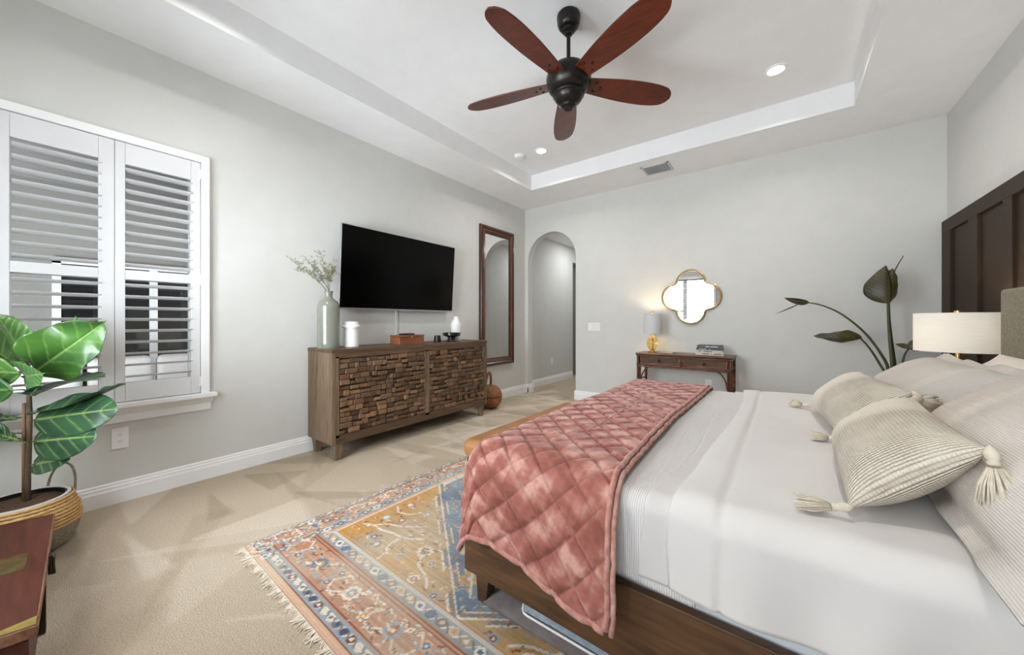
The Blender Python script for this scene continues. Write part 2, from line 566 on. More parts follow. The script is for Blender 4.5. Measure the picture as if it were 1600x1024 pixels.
# ------------------------------------------------------------------ windows and shutters
w1 = sempty('window_1', (0, .315, .62))
m = M()
for (y0, y1, z0, z1) in [(-.18, .808, 2.358, 2.412), (-.18, -.126, .64, 2.36), (.756, .808, .64, 2.36)]:
    m.box(0, .034, y0, y1, z0, z1)
part('window_frame', m, TRIM, w1, bevel=.006)
m = M(); m.box(0, .075, -.215, .845, .622, .652)
m.prism([(0, 0), (.012, 0), (.03, .03), (.045, .042), (.058, .05), (0, .05)], (0, -.20, .572), (1, 0, 0), (0, 0, 1), (0, 1.03, 0))
m.box(0, .012, -.19, .82, .52, .572)
part('window_sill', m, TRIM, w1, bevel=.004)
m = M()
for (y0, y1, z0, z1) in [(-.125, -.085, .65, 2.36), (.715, .755, .65, 2.36), (-.125, .755, .65, .70), (-.125, .755, 2.31, 2.36), (-.125, .755, 1.465, 1.515)]:
    m.box(-.15, -.10, y0, y1, z0, z1)
part('sash', m, TRIM, w1, bevel=.003)
part('glass_pane', M().box(-.128, -.124, -.085, .715, .70, 2.31), GLASS, w1)

def shutter(label, o, ux, nz, w, openings, z0, z1, stiles, group=None, tilt=-0.27, loc=None):
    """plantation shutter panel: o = corner on the wall plane, ux = along the width, nz = into the room"""
    o, ux, nz = Vector(o), Vector(ux), Vector(nz)
    up = Vector((0, 0, 1))
    t = thing('plantation_shutter', label, 'shutter', o + ux * (w / 2) + up * z0, 0, group)
    def bx(m, a, b, za, zb, d0, d1):
        c = o + ux * (a + b) / 2 + up * (za + zb) / 2 + nz * (d0 + d1) / 2
        m.obox(c, ux * (b - a) / 2, nz * (d1 - d0) / 2, up * (zb - za) / 2)
    m = M(); bx(m, 0, stiles[0], z0, z1, -.004, .026); part('stile', m, SHUT, t, bevel=.003)
    m = M(); bx(m, w - stiles[1], w, z0, z1, -.004, .026); part('stile', m, SHUT, t, bevel=.003)
    zz = [z0] + [z for op in openings for z in op] + [z1]
    for k in range(0, len(zz), 2):
        m = M(); bx(m, stiles[0], w - stiles[1], zz[k], zz[k + 1], -.004, .026); part('rail', m, SHUT, t, bevel=.003)
    for (za, zb) in openings:
        n = int(round((zb - za) / .0715))
        p = (zb - za) / n
        for k in range(n):
            zc = za + p * (k + .5)
            c = o + ux * w / 2 + up * zc + nz * .009
            hw = (w - stiles[0] - stiles[1]) / 2 + .004
            d = nz * math.cos(tilt) - up * math.sin(tilt)
            q = d.cross(ux)
            # blade with an elliptical section
            sec = [(math.cos(a) * .032, math.sin(a) * .0052) for a in [2 * PI * i / 12 for i in range(12)]]
            m = M(); m.prism(sec, c - ux * hw, d, q, ux * hw * 2)
            part('louver', m, SHUT, t, smooth='auto')
    return t
ops = [(.78, 1.459), (1.522, 2.215)]
shutter('white louvred shutter panel on the left of the window above the fig tree', (0, -.123, 0), (0, 1, 0), (1, 0, 0), .446, ops, .656, 2.354, (.05, .069), 'white window shutters')
s2 = shutter('white louvred shutter panel on the right side of the window, with hinges on the casing', (0, .325, 0), (0, 1, 0), (1, 0, 0), .428, ops, .656, 2.354, (.046, .053), 'white window shutters')
for zc in (.74, 1.49, 2.27):
    part('hinge', M().box(.026, .032, .746, .758, zc - .035, zc + .035), TRIM, s2)
for i, (a, b) in enumerate(W2):
    w = sempty('window_%d' % (i + 2), ((a + b) / 2, RY0, Z2a))  # the second one is out of view, added for its light
    m = M()
    for (x0, x1, z0, z1) in [(a - .055, b + .055, Z2b, Z2b + .06), (a - .055, a, Z2a, Z2b), (b, b + .055, Z2a, Z2b), (a - .08, b + .08, Z2a - .05, Z2a)]:
        m.box(x0, x1, RY0, RY0 + .035, z0, z1)
    part('window_frame', m, TRIM, w, bevel=.005)
    part('glass_pane', M().box(a, b, RY0 - .14, RY0 - .136, Z2a, Z2b), GLASS, w)
    mid = (a + b) / 2
    part('mullion', M().box(mid - .05, mid + .05, RY0 - .17, RY0 - .09, Z2a, Z2b), TRIM, w)
    part('sash', M().box(a, b, RY0 - .165, RY0 - .12, 1.44, 1.50), TRIM, w)

SLAT = plain('blind_slat_backlit', S(150, 150, 152), .6)  # white slats given a grey colour for their backlit shade
for i, (a, b) in enumerate(W2):
    t = thing('window_blind', ('white slatted blind on the front window, reflected in the quatrefoil mirror', 'white slatted blind on the added, unseen second front window')[i], 'blind', ((a + b) / 2, RY0 - .07, Z2a), 0, 'blinds on the front windows')
    part('headrail', M().box(a + .01, b - .01, RY0 - .09, RY0 - .05, Z2b - .04, Z2b - .005), SLAT, t)
    for k in range(25):
        z = Z2a + .03 + k * .066
        part('slat', M().obox(((a + b) / 2, RY0 - .067, z), ((b - a) / 2 - .012, 0, 0), (0, .0115, -.0065), (0, .0006, .0011)), SLAT, t)
    for x in (a + .2, b - .2):
        part('cord', M().tube([(x, RY0 - .067, Z2a + .03), (x, RY0 - .067, Z2b - .03)], .0015, 5), SLAT, t)

# covered patio seen through the left window
struct('wall_patio', M().box(-2.9, -2.7, -1.6, 2.6, -.12, 2.9), STUCCO)
struct('wall_light_block', M().box(-2.9, -WT, -1.62, -1.5, -.12, 2.9), STUCCO)  # unseen wall added to keep the upward lamp's light off the patio
struct('ceiling_patio', M().box(-2.9, -WT, -1.6, 2.6, 2.75, 2.9), PATIO)
struct('trim_2', M().box(-2.0, -1.7, -1.6, 2.6, 2.42, 2.75), PATIO)
struct('floor_patio', M().box(-2.9, -WT, -1.62, 3.2, -.22, -.12), PAVE)
wp = sempty('window_4', (-2.7, .8, 0))
m = M()
for (y0, y1, z0, z1) in [(.13, .19, 0, 1.86), (.13, 1.75, 1.80, 1.86), (.86, .93, 0, 1.80), (1.69, 1.75, 0, 1.80)]:
    m.box(-2.7, -2.64, y0, y1, z0, z1)
part('window_frame', m, TRIM, wp)
part('glass_pane', M().box(-2.69, -2.675, .19, 1.69, 0, 1.80), DARKGLASS, wp)
t = thing('patio_sofa', 'white cushioned sofa out on the patio, seen low through the window louvers', 'sofa', (-1.6, .5, -.12))
m = M(); m.box(-2.1, -1.1, -.2, 1.3, -.12, .2); part('frame', m, DOORGREY, t, bevel=.02)
for y0 in (-.16, .33, .82):
    part('seat_cushion', M().box(-2.0, -1.12, y0, y0 + .46, .2, .42), WHITEFAB, t, bevel=.05, seg=4)
    part('back_cushion', M().box(-2.08, -1.9, y0, y0 + .46, .42, .82), WHITEFAB, t, bevel=.06, seg=4)
area_light('daylight_patio', (-1.5, 3.6, 1.2), (-PI / 2, 0, 0), 2.2, 2.2, 26, (.95, .98, 1))

# ------------------------------------------------------------------ ceiling fixtures
FC = Vector((2.309, 2.19, 0))
fan = thing('ceiling_fan', 'bronze ceiling fan with five reddish wooden blades hanging from the tray ceiling', 'ceiling fan', (FC.x, FC.y, 2.62))
m = M().lathe([(.0, 3.259), (.072, 3.259), (.078, 3.252), (.079, 3.232), (.076, 3.225), (.075, 3.20), (.068, 3.178), (.054, 3.165), (.046, 3.163), (.047, 3.15), (.040, 3.142), (.027, 3.136), (.024, 3.122), (0, 3.12)], FC, 40)
part('canopy', m, FAN_METAL, fan, smooth='auto')
part('downrod', M().lathe([(.0135, 3.13), (.0135, 2.90)], FC, 20), FAN_METAL, fan, smooth='auto')
m = M().lathe([(0, 2.935), (.03, 2.935), (.036, 2.925), (.05, 2.915), (.085, 2.905), (.12, 2.888), (.143, 2.86), (.151, 2.825), (.148, 2.79), (.135, 2.758), (.112, 2.735), (.1, 2.73), (.1, 2.722), (0, 2.722)], FC, 48)
part('motor_housing', m, FAN_METAL, fan, smooth='auto')
m = M().lathe([(0, 2.724), (.104, 2.724), (.107, 2.716), (.104, 2.708), (.097, 2.704), (.092, 2.688), (.078, 2.668), (.056, 2.656), (.05, 2.654), (.05, 2.642), (.044, 2.634), (.03, 2.63), (.028, 2.620), (0, 2.62)], FC, 48)
part('switch_cup', m, FAN_METAL, fan, smooth='auto')
def blade_mesh(ang, zc=2.80, R0=.135, R1=.775, pitch=math.radians(-13)):
    d = Vector((math.cos(ang), math.sin(ang), 0)); w = Vector((-math.sin(ang), math.cos(ang), 0)); up = Vector((0, 0, 1))
    w2 = w * math.cos(pitch) + up * math.sin(pitch); u2 = up * math.cos(pitch) - w * math.sin(pitch)
    n = 60
    left, right = [], []
    for i in range(n + 1):
        t = i / n
        r = R0 + (R1 - R0) * t
        hw = .058 + .034 * math.sin(min(1, t / .62) * PI / 2)
        if t > .62: hw = .092 * (1 - ((t - .62) / .38) ** 2.6 * .42)
        if t > .9: hw *= math.sqrt(max(0, 1 - ((t - .9) / .1) ** 2)) * .92 + .08
        left.append((r, hw)); right.append((r, -hw))
    poly = left + right[::-1]
    m = M().prism(poly, Vector((FC.x, FC.y, zc)) - u2 * .005, d, w2, u2 * .010)
    sc = []
    for (r, v) in ((R0 + .055, .034), (R0 + .095, .0), (R0 + .055, -.034)):
        c = Vector((FC.x, FC.y, zc)) + d * r + w2 * v - u2 * .004
        sc.append(M().lathe([(0, -.009), (.006, -.008), (.010, -.003), (.010, .0), (0, .0)], c, 12, u2))
    arm = M()
    for v in (.03, -.03):
        a = Vector((FC.x, FC.y, zc + .006)) + d * .10 + w2 * v * .7
        b = Vector((FC.x, FC.y, zc + .006)) + d * (R0 + .12) + w2 * v
        arm.obox((a + b) / 2, (b - a) / 2, w2 * .012, u2 * .003)
    return m, sc, arm
for k, deg in enumerate((49.4, 121.4, 193.9, 266.2, 337.6)):
    bm_, sc, arm = blade_mesh(math.radians(deg))
    mt = BLADE.copy(); mt.name = 'mahogany_blade_%d' % k
    for nd in mt.node_tree.nodes:
        if nd.type == 'MAPPING': nd.inputs['Rotation'].default_value = (0, 0, -math.radians(deg))
    bl = part('blade', bm_, mt, fan, bevel=.003)
    for s_ in sc: part('screw', s_, FAN_METAL, bl, smooth='auto')
    part('blade_arm', arm, FAN_METAL, bl)

LENS = plain('lamp_lens', (1, 1, 1, 1), 0.5, emit=(1, .96, .9, 1), es=9.0)
def downlight(label, x, y):
    t = thing('recessed_light', label, 'ceiling light', (x, y, HT - .012))
    part('trim_ring', M().lathe([(.052, HT - .004), (.062, HT - .010), (.078, HT - .006), (.082, HT), (.052, HT - .004)], (x, y, 0), 36), TRIM, t, smooth='auto')
    part('lens', M().lathe([(0, HT - .008), (.055, HT - .008), (.055, HT - .002), (0, HT - .002)], (x, y, 0), 32), LENS, t, smooth='auto')
    area_light('downlight_lamp', (x, y, HT - .014), (0, 0, 0), .1, .1, 11, (1, .98, .95), math.radians(150), 'DISK')
downlight('lit recessed ceiling light on the right side of the fan, towards the bed wall', 3.42, 3.695)
downlight('lit recessed ceiling light beside the smoke detector, on the left behind the fan', 1.115, 3.73)
for x in (1.115, 3.42):
    area_light('downlight_lamp', (x, .65, HT - .01), (0, 0, 0), .1, .1, 11, (1, .98, .95), math.radians(150), 'DISK')
t = thing('smoke_detector', 'small round white smoke detector on the raised ceiling', 'smoke detector', (.83, 3.674, HT - .035))
part('mounting_plate', M().lathe([(0, HT), (.068, HT), (.068, HT - .01), (0, HT - .01)], (.83, 3.674, 0), 32), TRIM, t, smooth='auto')
part('cover', M().lathe([(.06, HT - .01), (.06, HT - .022), (.048, HT - .035), (.02, HT - .038), (0, HT - .038)], (.83, 3.674, 0), 32), TRIM, t, smooth='auto')
VENTM = plain('vent_metal', S(205, 205, 205), 0.5)
VENTD = plain('vent_dark', S(92, 92, 92), 0.7)
t = thing('air_vent', 'white slatted air vent in the lowered ceiling border by the back wall', 'air vent', (2.235, 4.59, H - .02))
vx0, vx1, vy0, vy1 = 2.075, 2.395, 4.45, 4.73
m = M()
for b in ((vx0, vx1, vy0, vy0 + .025), (vx0, vx1, vy1 - .025, vy1), (vx0, vx0 + .025, vy0, vy1), (vx1 - .025, vx1, vy0, vy1)):
    m.box(*b, H - .012, H)
part('frame', m, VENTM, t, bevel=.003)
part('backing', M().box(vx0 + .02, vx1 - .02, vy0 + .02, vy1 - .02, H - .003, H - .001), VENTD, t)
for k in range(9):
    yc = vy0 + .035 + k * (vy1 - vy0 - .07) / 8
    m = M().obox(((vx0 + vx1) / 2, yc, H - .010), ((vx1 - vx0) / 2 - .024, 0, 0), (0, .011, .007), (0, -.0008, .0012))
    part('slat', m, VENTM, t)

# ------------------------------------------------------------------ left wall: television, mirror, sideboard
t = thing('television', 'large flat television with a black screen mounted on the wall above the sideboard', 'television', (.1, 2.50, 1.303))
bl_ = Vector((.078, 1.766, 1.303)); tl_ = Vector((.135, 1.763, 2.122))
br_ = Vector((.078, 3.238, 1.303)); tr_ = Vector((.135, 3.241, 2.122))
up_ = (tl_ - bl_).normalized(); rt_ = Vector((0, 1, 0)); nn = rt_.cross(up_); 
if nn.x < 0: nn = -nn
cc = (bl_ + tr_) / 2; hw, hh = 1.475 / 2, .82 / 2
part('bezel', M().obox(cc - nn * .012, rt_ * hw, up_ * hh, nn * .012), SILVER, t, bevel=.003)
part('screen', M().obox(cc + nn * .0005 + up_ * .004, rt_ * (hw - .008), up_ * (hh - .012), nn * .001), SCREEN, t)
part('rear_housing', M().obox(cc - nn * .036 - up_ * .05, rt_ * .5, up_ * .28, nn * .012), BLACK, t, bevel=.008)
part('wall_bracket', M().box(.004, .055, 2.3, 2.7, 1.55, 1.85), BLACK, t)
part('logo_bump', M().obox(cc - up_ * (hh + .002) - nn * .006, rt_ * .05, up_ * .004, nn * .006), SILVER, t)
t = tag(part('cable_cover', M().box(.0, .012, 2.448, 2.476, .95, 1.42), WALL, bevel=.003), 'slim wall-coloured cable cover running down from the television to the sideboard', 'cable cover')

# framed wall mirror
t = thing('wall_mirror', 'tall rectangular wall mirror in a dark brown moulded wooden frame left of the arch', 'mirror', (.03, 4.225, .525))
y0, y1, z0, z1 = 3.835, 4.622, .528, 2.578
fw_ = .118
prof = [(0, 0), (.0, .03), (.012, .046), (.03, .05), (.045, .043), (.058, .03), (.072, .034), (.088, .03), (.10, .022), (.118, .016), (.118, 0)]
def frame_mesh(y0, y1, z0, z1, prof):
    m = M()
    cs = [(y0, z0, 1, 1), (y1, z0, -1, 1), (y1, z1, -1, -1), (y0, z1, 1, -1)]
    P = np.zeros((4, len(prof), 3))
    for i, (y, z, sy, sz) in enumerate(cs):
        for j, (w, h) in enumerate(prof):
            P[i, j] = (h + .002, y + sy * w, z + sz * w)
    m.grid(P, closed_u=True, closed_v=True)
    return m
part('frame', frame_mesh(y0, y1, z0, z1, prof), MIRWOOD, t)
part('beaded_edge', frame_mesh(y0 + .062, y1 - .062, z0 + .062, z1 - .062, [(0, .02), (0, .037), (.006, .041), (.012, .037), (.012, .02)]), wood('mirror_bead', S(92, 52, 30), S(128, 80, 50), S(160, 108, 72), 'Z', 2.0, .35), t)
part('glass', M().box(.004, .016, y0 + .1, y1 - .1, z0 + .1, z1 - .1), MIRROR, t)

# sideboard
SB = (.028, .462, 1.508, 3.478, .142, .945)
sb = thing('sideboard', 'long wooden sideboard with mosaic block doors standing under the television', 'sideboard', (.245, 2.49, 0))
x0, x1, y0, y1, z0, z1 = SB
part('side_panel', M().box(x0, x1, y0, y0 + .035, z0, z1 - .03), SBWOOD, sb, bevel=.003)
part('side_panel', M().box(x0, x1, y1 - .035, y1, z0, z1 - .03), SBWOOD, sb, bevel=.003)
part('top', M().box(x0 - .004, x1 + .003, y0 - .002, y1 + .002, z1 - .03, z1), SBWOODY, sb, bevel=.003)
m = M(); m.box(x0, x1, y0 + .035, y1 - .035, z0, z0 + .035); m.box(x0, x0 + .015, y0 + .035, y1 - .035, z0, z1 - .03)
m.box(x1 - .045, x1 - .002, y0 + .035, y1 - .035, z0, z0 + .075); m.box(x1 - .045, x1 - .002, y0 + .035, y1 - .035, z1 - .075, z1 - .03)
part('carcass', m, SBWOODY, sb)
for (a, b) in ((y0 + .035, 1.575), (2.488, 2.552), (3.415, y1 - .035)):
    part('post', M().box(x1 - .04, x1 - .002, a, b, z0 + .05, z1 - .06), SBWOOD, sb, bevel=.003)
def door(ya, yb, seed):
    rng = np.random.RandomState(seed)
    m = M(); cols = []
    m.box(x1 - .040, x1 - .022, ya, yb, z0 + .077, z1 - .077); cols += [S(60, 44, 32)[:3]] * 8
    nr = 14
    za, zb = z0 + .077, z1 - .077
    rh = (zb - za) / nr
    pal = [S(116, 86, 60), S(104, 78, 56), S(130, 98, 70), S(96, 72, 52), S(112, 86, 63), S(100, 70, 48), S(122, 90, 62), S(90, 68, 50)]
    for r in range(nr):
        y = ya
        while y < yb - .004:
            w = rng.choice([.035, .05, .065, .08, .10]) * rng.uniform(.9, 1.1)
            if yb - (y + w) < .028: w = yb - y
            d = rng.choice([.004, .010, .018, .026, .032]) * rng.uniform(.8, 1.1)
            hh_ = rh * rng.choice([1, 1, 1, .78, .66])
            n0 = len(m.v)
            X0, X1 = x1 - .024, x1 - .022 + d
            g = .0024; e = .004
            ys, ye, zs_, ze = y + g, y + w - g, za + r * rh + g, za + r * rh + hh_ - g
            m.hexa([(X0, ys, zs_), (X0, ye, zs_), (X0, ye, ze), (X0, ys, ze)], [(X1 - e, ys, zs_), (X1 - e, ye, zs_), (X1 - e, ye, ze), (X1 - e, ys, ze)])
            m.hexa([(X1 - e, ys, zs_), (X1 - e, ye, zs_), (X1 - e, ye, ze), (X1 - e, ys, ze)], [(X1, ys + e, zs_ + e), (X1, ye - e, zs_ + e), (X1, ye - e, ze - e), (X1, ys + e, ze - e)])
            c = np.array(pal[rng.randint(len(pal))][:3]) * rng.uniform(.72, 1.32)
            cols += [tuple(c)] * (len(m.v) - n0)
            y += w
    m.c = cols
    return m
for i, (a, b) in enumerate(((1.577, 2.029), (2.033, 2.486), (2.554, 2.98), (2.984, 3.413))):
    part('door', door(a, b, 11 + i), TILE, sb)
for (lx, ly, s) in ((.425, 1.57, -1), (.425, 3.40, 1), (.075, 1.57, -1), (.075, 3.40, 1)):
    m = M().hexa([(lx - .022, ly - .022, 0), (lx + .022, ly - .022, 0), (lx + .022, ly + .022, 0), (lx - .022, ly + .022, 0)],
                 [(lx - .034, ly - .036, z0), (lx + .034, ly - .036, z0), (lx + .034, ly + .036, z0), (lx - .034, ly + .036, z0)])
    part('leg', m, SBWOOD, sb, bevel=.004)
ZS = SB[5]

# things on the sideboard
VASE = plain('vase_glaze', S(136, 137, 124), 0.16, var=S(120, 123, 113), vs=3, vstretch=(1, 1, .25), coat=.5)
vz = thing('vase', 'tall grey-green glazed bottle vase on the left end of the sideboard', 'vase', (.245, 1.588, ZS))
prof = [(0, 0), (.086, 0), (.09, .008), (.091, .05), (.091, .36), (.088, .385), (.076, .41), (.052, .43), (.036, .445), (.031, .46), (.031, .485), (.037, .50), (.038, .507), (.03, .507), (.026, .49), (.026, .45), (0, .44)]
part('body', M().lathe([(r, z + ZS) for r, z in prof], (.245, 1.588, 0), 48), VASE, vz, smooth='auto')

STEM = plain('dried_stem', S(122, 118, 92), 0.8)
BUD = attr_mat('dried_leaves', 0.8)
def sprig(tip, seed, label):
    rng = np.random.RandomState(seed)
    b = Vector((.245, 1.588, ZS + .447)); tip = Vector(tip)
    t = thing('dried_stem', label, 'dried stem', b, 0, 'dried stems in the vase')
    nk = Vector((.245 + rng.uniform(-.012, .012), 1.588 + rng.uniform(-.012, .012), ZS + .507))
    def curve(k):
        if k < .25: return b.lerp(nk, k / .25)
        q = (k - .25) / .75
        return nk.lerp(tip, q) + Vector((0, 0, .05)) * math.sin(q * PI) * (1 if tip.z < ZS + .7 else .3)
    m = M(); m.tube([curve(k / 10) for k in range(11)], [.0028 - .0002 * k for k in range(11)], 6)
    lv = M(); cols = []
    for j in range(9):
        k = .45 + .55 * j / 8
        p = curve(k)
        for _ in range(2):
            d = Vector(rng.normal(0, 1, 3)); d.z = abs(d.z) * .9 + .2; d.normalize()
            q = p + d * rng.uniform(.025, .065)
            m.tube([p, p.lerp(q, .5) + Vector((0, 0, .003)), q], [.0014, .0011, .0008], 5)
            for __ in range(6):
                c = p.lerp(q, rng.uniform(.35, 1.08)) + Vector(rng.normal(0, .005, 3))
                a = Vector(rng.normal(0, 1, 3)).normalized(); e = a.orthogonal().normalized()
                L, W = rng.uniform(.007, .013), rng.uniform(.003, .0055)
                n0 = len(lv.v)
                f = a.cross(e) * .0012
                lv.add([c - a * L, c + e * W + f, c + a * L, c - e * W + f, c + f * 2.5, c - f * 1.5], [(0, 1, 4), (1, 2, 4), (2, 3, 4), (3, 0, 4), (1, 0, 5), (2, 1, 5), (3, 2, 5), (0, 3, 5)])
                col = [S(150, 148, 112), S(176, 176, 146), S(128, 130, 96), S(160, 158, 160)][rng.randint(4)][:3]
                cols += [col] * 6
    part('stalk', m, STEM, t)
    lv.c = cols
    part('blossom', lv, BUD, t)
for i, (tp_, lb) in enumerate([((.25, 1.33, 1.60), 'dried stem in the vase leaning lowest, out to the left'), ((.33, 1.27, 1.655), 'dried stem in the vase reaching farthest to the left'),
        ((.24, 1.42, 1.70), 'dried stem in the vase rising half-way to the left'), ((.23, 1.53, 1.79), 'tallest dried stem in the vase, nearly upright'),
        ((.27, 1.62, 1.70), 'dried stem in the vase with a dense green head, leaning right'), ((.30, 1.60, 1.60), 'short dried stem in the vase beside the television edge'),
        ((.16, 1.48, 1.66), 'dried stem in the vase nearest the wall'), ((.34, 1.50, 1.62), 'short dried stem in the vase leaning to the front')]):
    sprig(tp_, 40 + i, lb)

c_ = (.24, 1.80, 0)
t = thing('lidded_canister', 'white ceramic canister with a wide flat lid beside the tall vase', 'canister', (c_[0], c_[1], ZS))
part('body', M().lathe([(r, z + ZS) for r, z in [(0, 0), (.062, 0), (.066, .004), (.066, .178), (0, .178)]], c_, 40), WHITECER, t, smooth='auto')
part('lid', M().lathe([(r, z + ZS) for r, z in [(0, .178), (.078, .176), (.081, .182), (.081, .194), (.074, .202), (.064, .208), (.062, .228), (.056, .236), (0, .237)]], c_, 40), WHITECER, t, smooth='auto')
t = thing('wooden_box', 'small reddish wooden box in the middle of the sideboard', 'box', (.245, 2.428, ZS))
part('body', M().box(.16, .33, 2.272, 2.585, ZS, ZS + .072), BOXWOOD, t, bevel=.003)
part('lid', M().box(.158, .332, 2.27, 2.587, ZS + .074, ZS + .094), BOXWOOD, t, bevel=.003)
part('clasp', M().box(.331, .335, 2.415, 2.44, ZS + .055, ZS + .085), BRASS, t, bevel=.001)
t = thing('remote_control', 'thin black remote control lying on the wooden box', 'remote control', (.245, 2.42, ZS + .094))
part('body', M().box(.215, .275, 2.34, 2.50, ZS + .0945, ZS + .110), BLACK, t, bevel=.004)
m = M()
for k in range(4):
    m.box(.232, .242, 2.36 + k * .03, 2.375 + k * .03, ZS + .109, ZS + .112); m.box(.25, .26, 2.36 + k * .03, 2.375 + k * .03, ZS + .109, ZS + .112)
part('buttons', m, VENTD, t)
t = tag(part('cup', M().lathe([(r, z + ZS) for r, z in [(0, 0), (.042, 0), (.043, .004), (.034, .078), (.031, .078), (.038, .008), (0, .006)]], (.30, 2.80, 0), 32), BLACK, smooth='auto'), 'small black tapered cup left of the black pedestal bowl', 'cup')
m = M().lathe([(r, z + ZS) for r, z in [(0, 0), (.058, 0), (.062, .006), (.058, .022), (.046, .034), (.044, .046), (.06, .058), (.096, .068), (.106, .076), (.107, .100), (.100, .105), (.094, .1), (.09, .088), (0, .082)]], (.29, 3.03, 0), 48)
t = tag(part('pedestal_bowl', m, plain('black_glaze', S(20, 20, 22), .18, coat=.4), smooth='auto'), 'black footed pedestal bowl on the right end of the sideboard', 'bowl')
m = M().lathe([(r, z + ZS) for r, z in [(0, 0), (.052, 0), (.055, .006), (.068, .20), (.066, .215), (.036, .262), (.030, .268), (.028, .295), (.024, .30), (0, .30)]], (.20, 3.19, 0), 10)
t = tag(part('faceted_vase', m, WHITECER, bevel=.002), 'white faceted bottle vase behind the black pedestal bowl', 'vase')

# gourd-shaped basket on the carpet
t = thing('gourd_basket', 'round brown woven gourd basket with a tall handle on the carpet beside the sideboard', 'basket', (.26, 3.775, 0))
rng = np.random.RandomState(5)
def weave_lathe(prof, c, n, cols, rows=None, amp=.003):
    P = np.zeros((len(prof), n, 3)); C = np.zeros((len(prof), n, 3))
    for i, (r, z) in enumerate(prof):
        for k in range(n):
            a = 2 * PI * k / n
            w = amp * (1 if (k // 2 + i // 2) % 2 else -1) if 0 < i < len(prof) - 1 else 0
            rr = max(r + w, 1e-5)
            P[i, k] = (c[0] + rr * math.cos(a), c[1] + rr * math.sin(a), z)
            b = cols[rng.randint(len(cols))][:3]
            C[i, k] = np.array(b) * (1.0 if (k // 2 + i // 2) % 2 else .72)
    m = M().grid(P, closed_v=True); m.c = C.reshape(-1, 3)
    return m
gp = []
for i in range(40):
    a = PI * i / 39
    r = .163 * math.sin(a) ** .8; z = .158 - .158 * math.cos(a)
    if abs(z - .165) < .008: r -= .006
    gp.append((max(r, .0005), z + .002))
part('body', weave_lathe(gp, (.26, 3.775), 90, [S(150, 98, 52), S(168, 112, 62), S(128, 80, 42), S(140, 86, 40)], amp=.0015), WICKER, t, smooth=True)
part('rim', M().tube([(.26 + .163 * math.cos(2 * PI * k / 40), 3.775 + .163 * math.sin(2 * PI * k / 40), .166) for k in range(40)], .005, 8, True), plain('dark_cane', S(62, 36, 18), .5), t, smooth=True)
hp = [Vector((.25 + .02 * math.sin(a), 3.745 + .055 * math.cos(a), .30 + .19 * math.sin(a))) for a in np.linspace(0, PI, 16)]
part('handle', M().tube(hp, .016, 10), plain('wrapped_cane', S(160, 112, 84), .6, var=S(88, 52, 30), vs=60, vstretch=(1, 1, 1)), t, smooth=True)

# outlets and switch plates
SLOT = plain('slot_dark', S(60, 60, 60), .5)
def outlet(label, c, ux, nz, w=.072, h=.118, kind='outlet'):
    c, ux, nz = Vector(c), Vector(ux), Vector(nz); up = Vector((0, 0, 1))
    t = thing('wall_outlet' if kind == 'outlet' else 'light_switch', label, 'outlet' if kind == 'outlet' else 'light switch', c - up * h / 2)
    part('cover_plate', M().obox(c + nz * .003, ux * w / 2, up * h / 2, nz * .003), TRIM, t, bevel=.002)
    if kind == 'outlet':
        for s in (1, -1):
            o = c + up * s * .021
            poly = [(.017 * math.cos(a), max(-.0125, min(.0125, .017 * math.sin(a)))) for a in [2 * PI * k / 24 for k in range(24)]]
            soc = part('socket', M().prism(poly, o + nz * .004, ux, up, nz * .004), TRIM, t)
            m = M(); m.obox(o + nz * .0082 + ux * .006 + up * .003, ux * .001, up * .004, nz * .0004); m.obox(o + nz * .0082 - ux * .006 + up * .003, ux * .001, up * .0035, nz * .0004)
            m.lathe([(0, 0), (.0024, 0), (.0024, .0005), (0, .0005)], o + nz * .008 - up * .006, 10, nz)
            part('slots', m, SLOT, soc)
    else:
        for s in (-1, 0, 1):
            r = part('rocker', M().obox(c + nz * .007 + ux * s * .046, ux * .016, up * .033, nz * .003), TRIM, t, bevel=.0015)
            part('rocker_gap', M().obox(c + nz * .0061 + ux * s * .046, ux * .0175, up * .0345, nz * .0002), SLOT, t)
    return t
outlet('white double outlet on the left wall below the window sill, beside the fig tree', (0, .35, .418), (0, 1, 0), (1, 0, 0), .078, .135)
outlet('white outlet on the back wall underneath the rattan console table', (2.735, RY1, .414), (1, 0, 0), (0, -1, 0))
outlet('white outlet low on the hall wall, seen through the arch', (-.12, 6.05, .42), (0, 1, 0), (1, 0, 0))
outlet('white wide light switch plate on the back wall right of the arch', (1.24, RY1, 1.105), (1, 0, 0), (0, -1, 0), .185, .118, 'switch')

# ------------------------------------------------------------------ back wall: console table, lamp, mirror, books
CT = thing('console_table', 'narrow brown rattan console table with two woven drawers against the back wall', 'console table', (2.51, 4.74, 0))
cx0, cx1, cy0, cy1, cz = 1.995, 3.025, 4.56, 4.91, .795
def pole(m, p0, p1, r=.014):
    p0, p1 = Vector(p0), Vector(p1)
    L = (p1 - p0).length; n = max(2, int(L / .02)); pts, rad = [], []
    for k in range(n + 1):
        t = k / n; pts.append(p0.lerp(p1, t)); d = (t * L) % .16
        rad.append(r * (1.12 if d < .012 else 1.0))
    return m.tube(pts, rad, 10)
m = M(); m.box(cx0 - .012, cx1 + .012, cy0 - .012, cy1 + .005, cz - .022, cz)
part('top', m, RATTAN, CT, bevel=.008)
for (x, y) in ((cx0 + .016, cy0 + .016), (cx1 - .016, cy0 + .016), (cx0 + .016, cy1 - .016), (cx1 - .016, cy1 - .016)):
    part('leg', pole(M(), (x, y, 0), (x, y, cz - .022), .0165), RATTAN, CT, smooth=True)
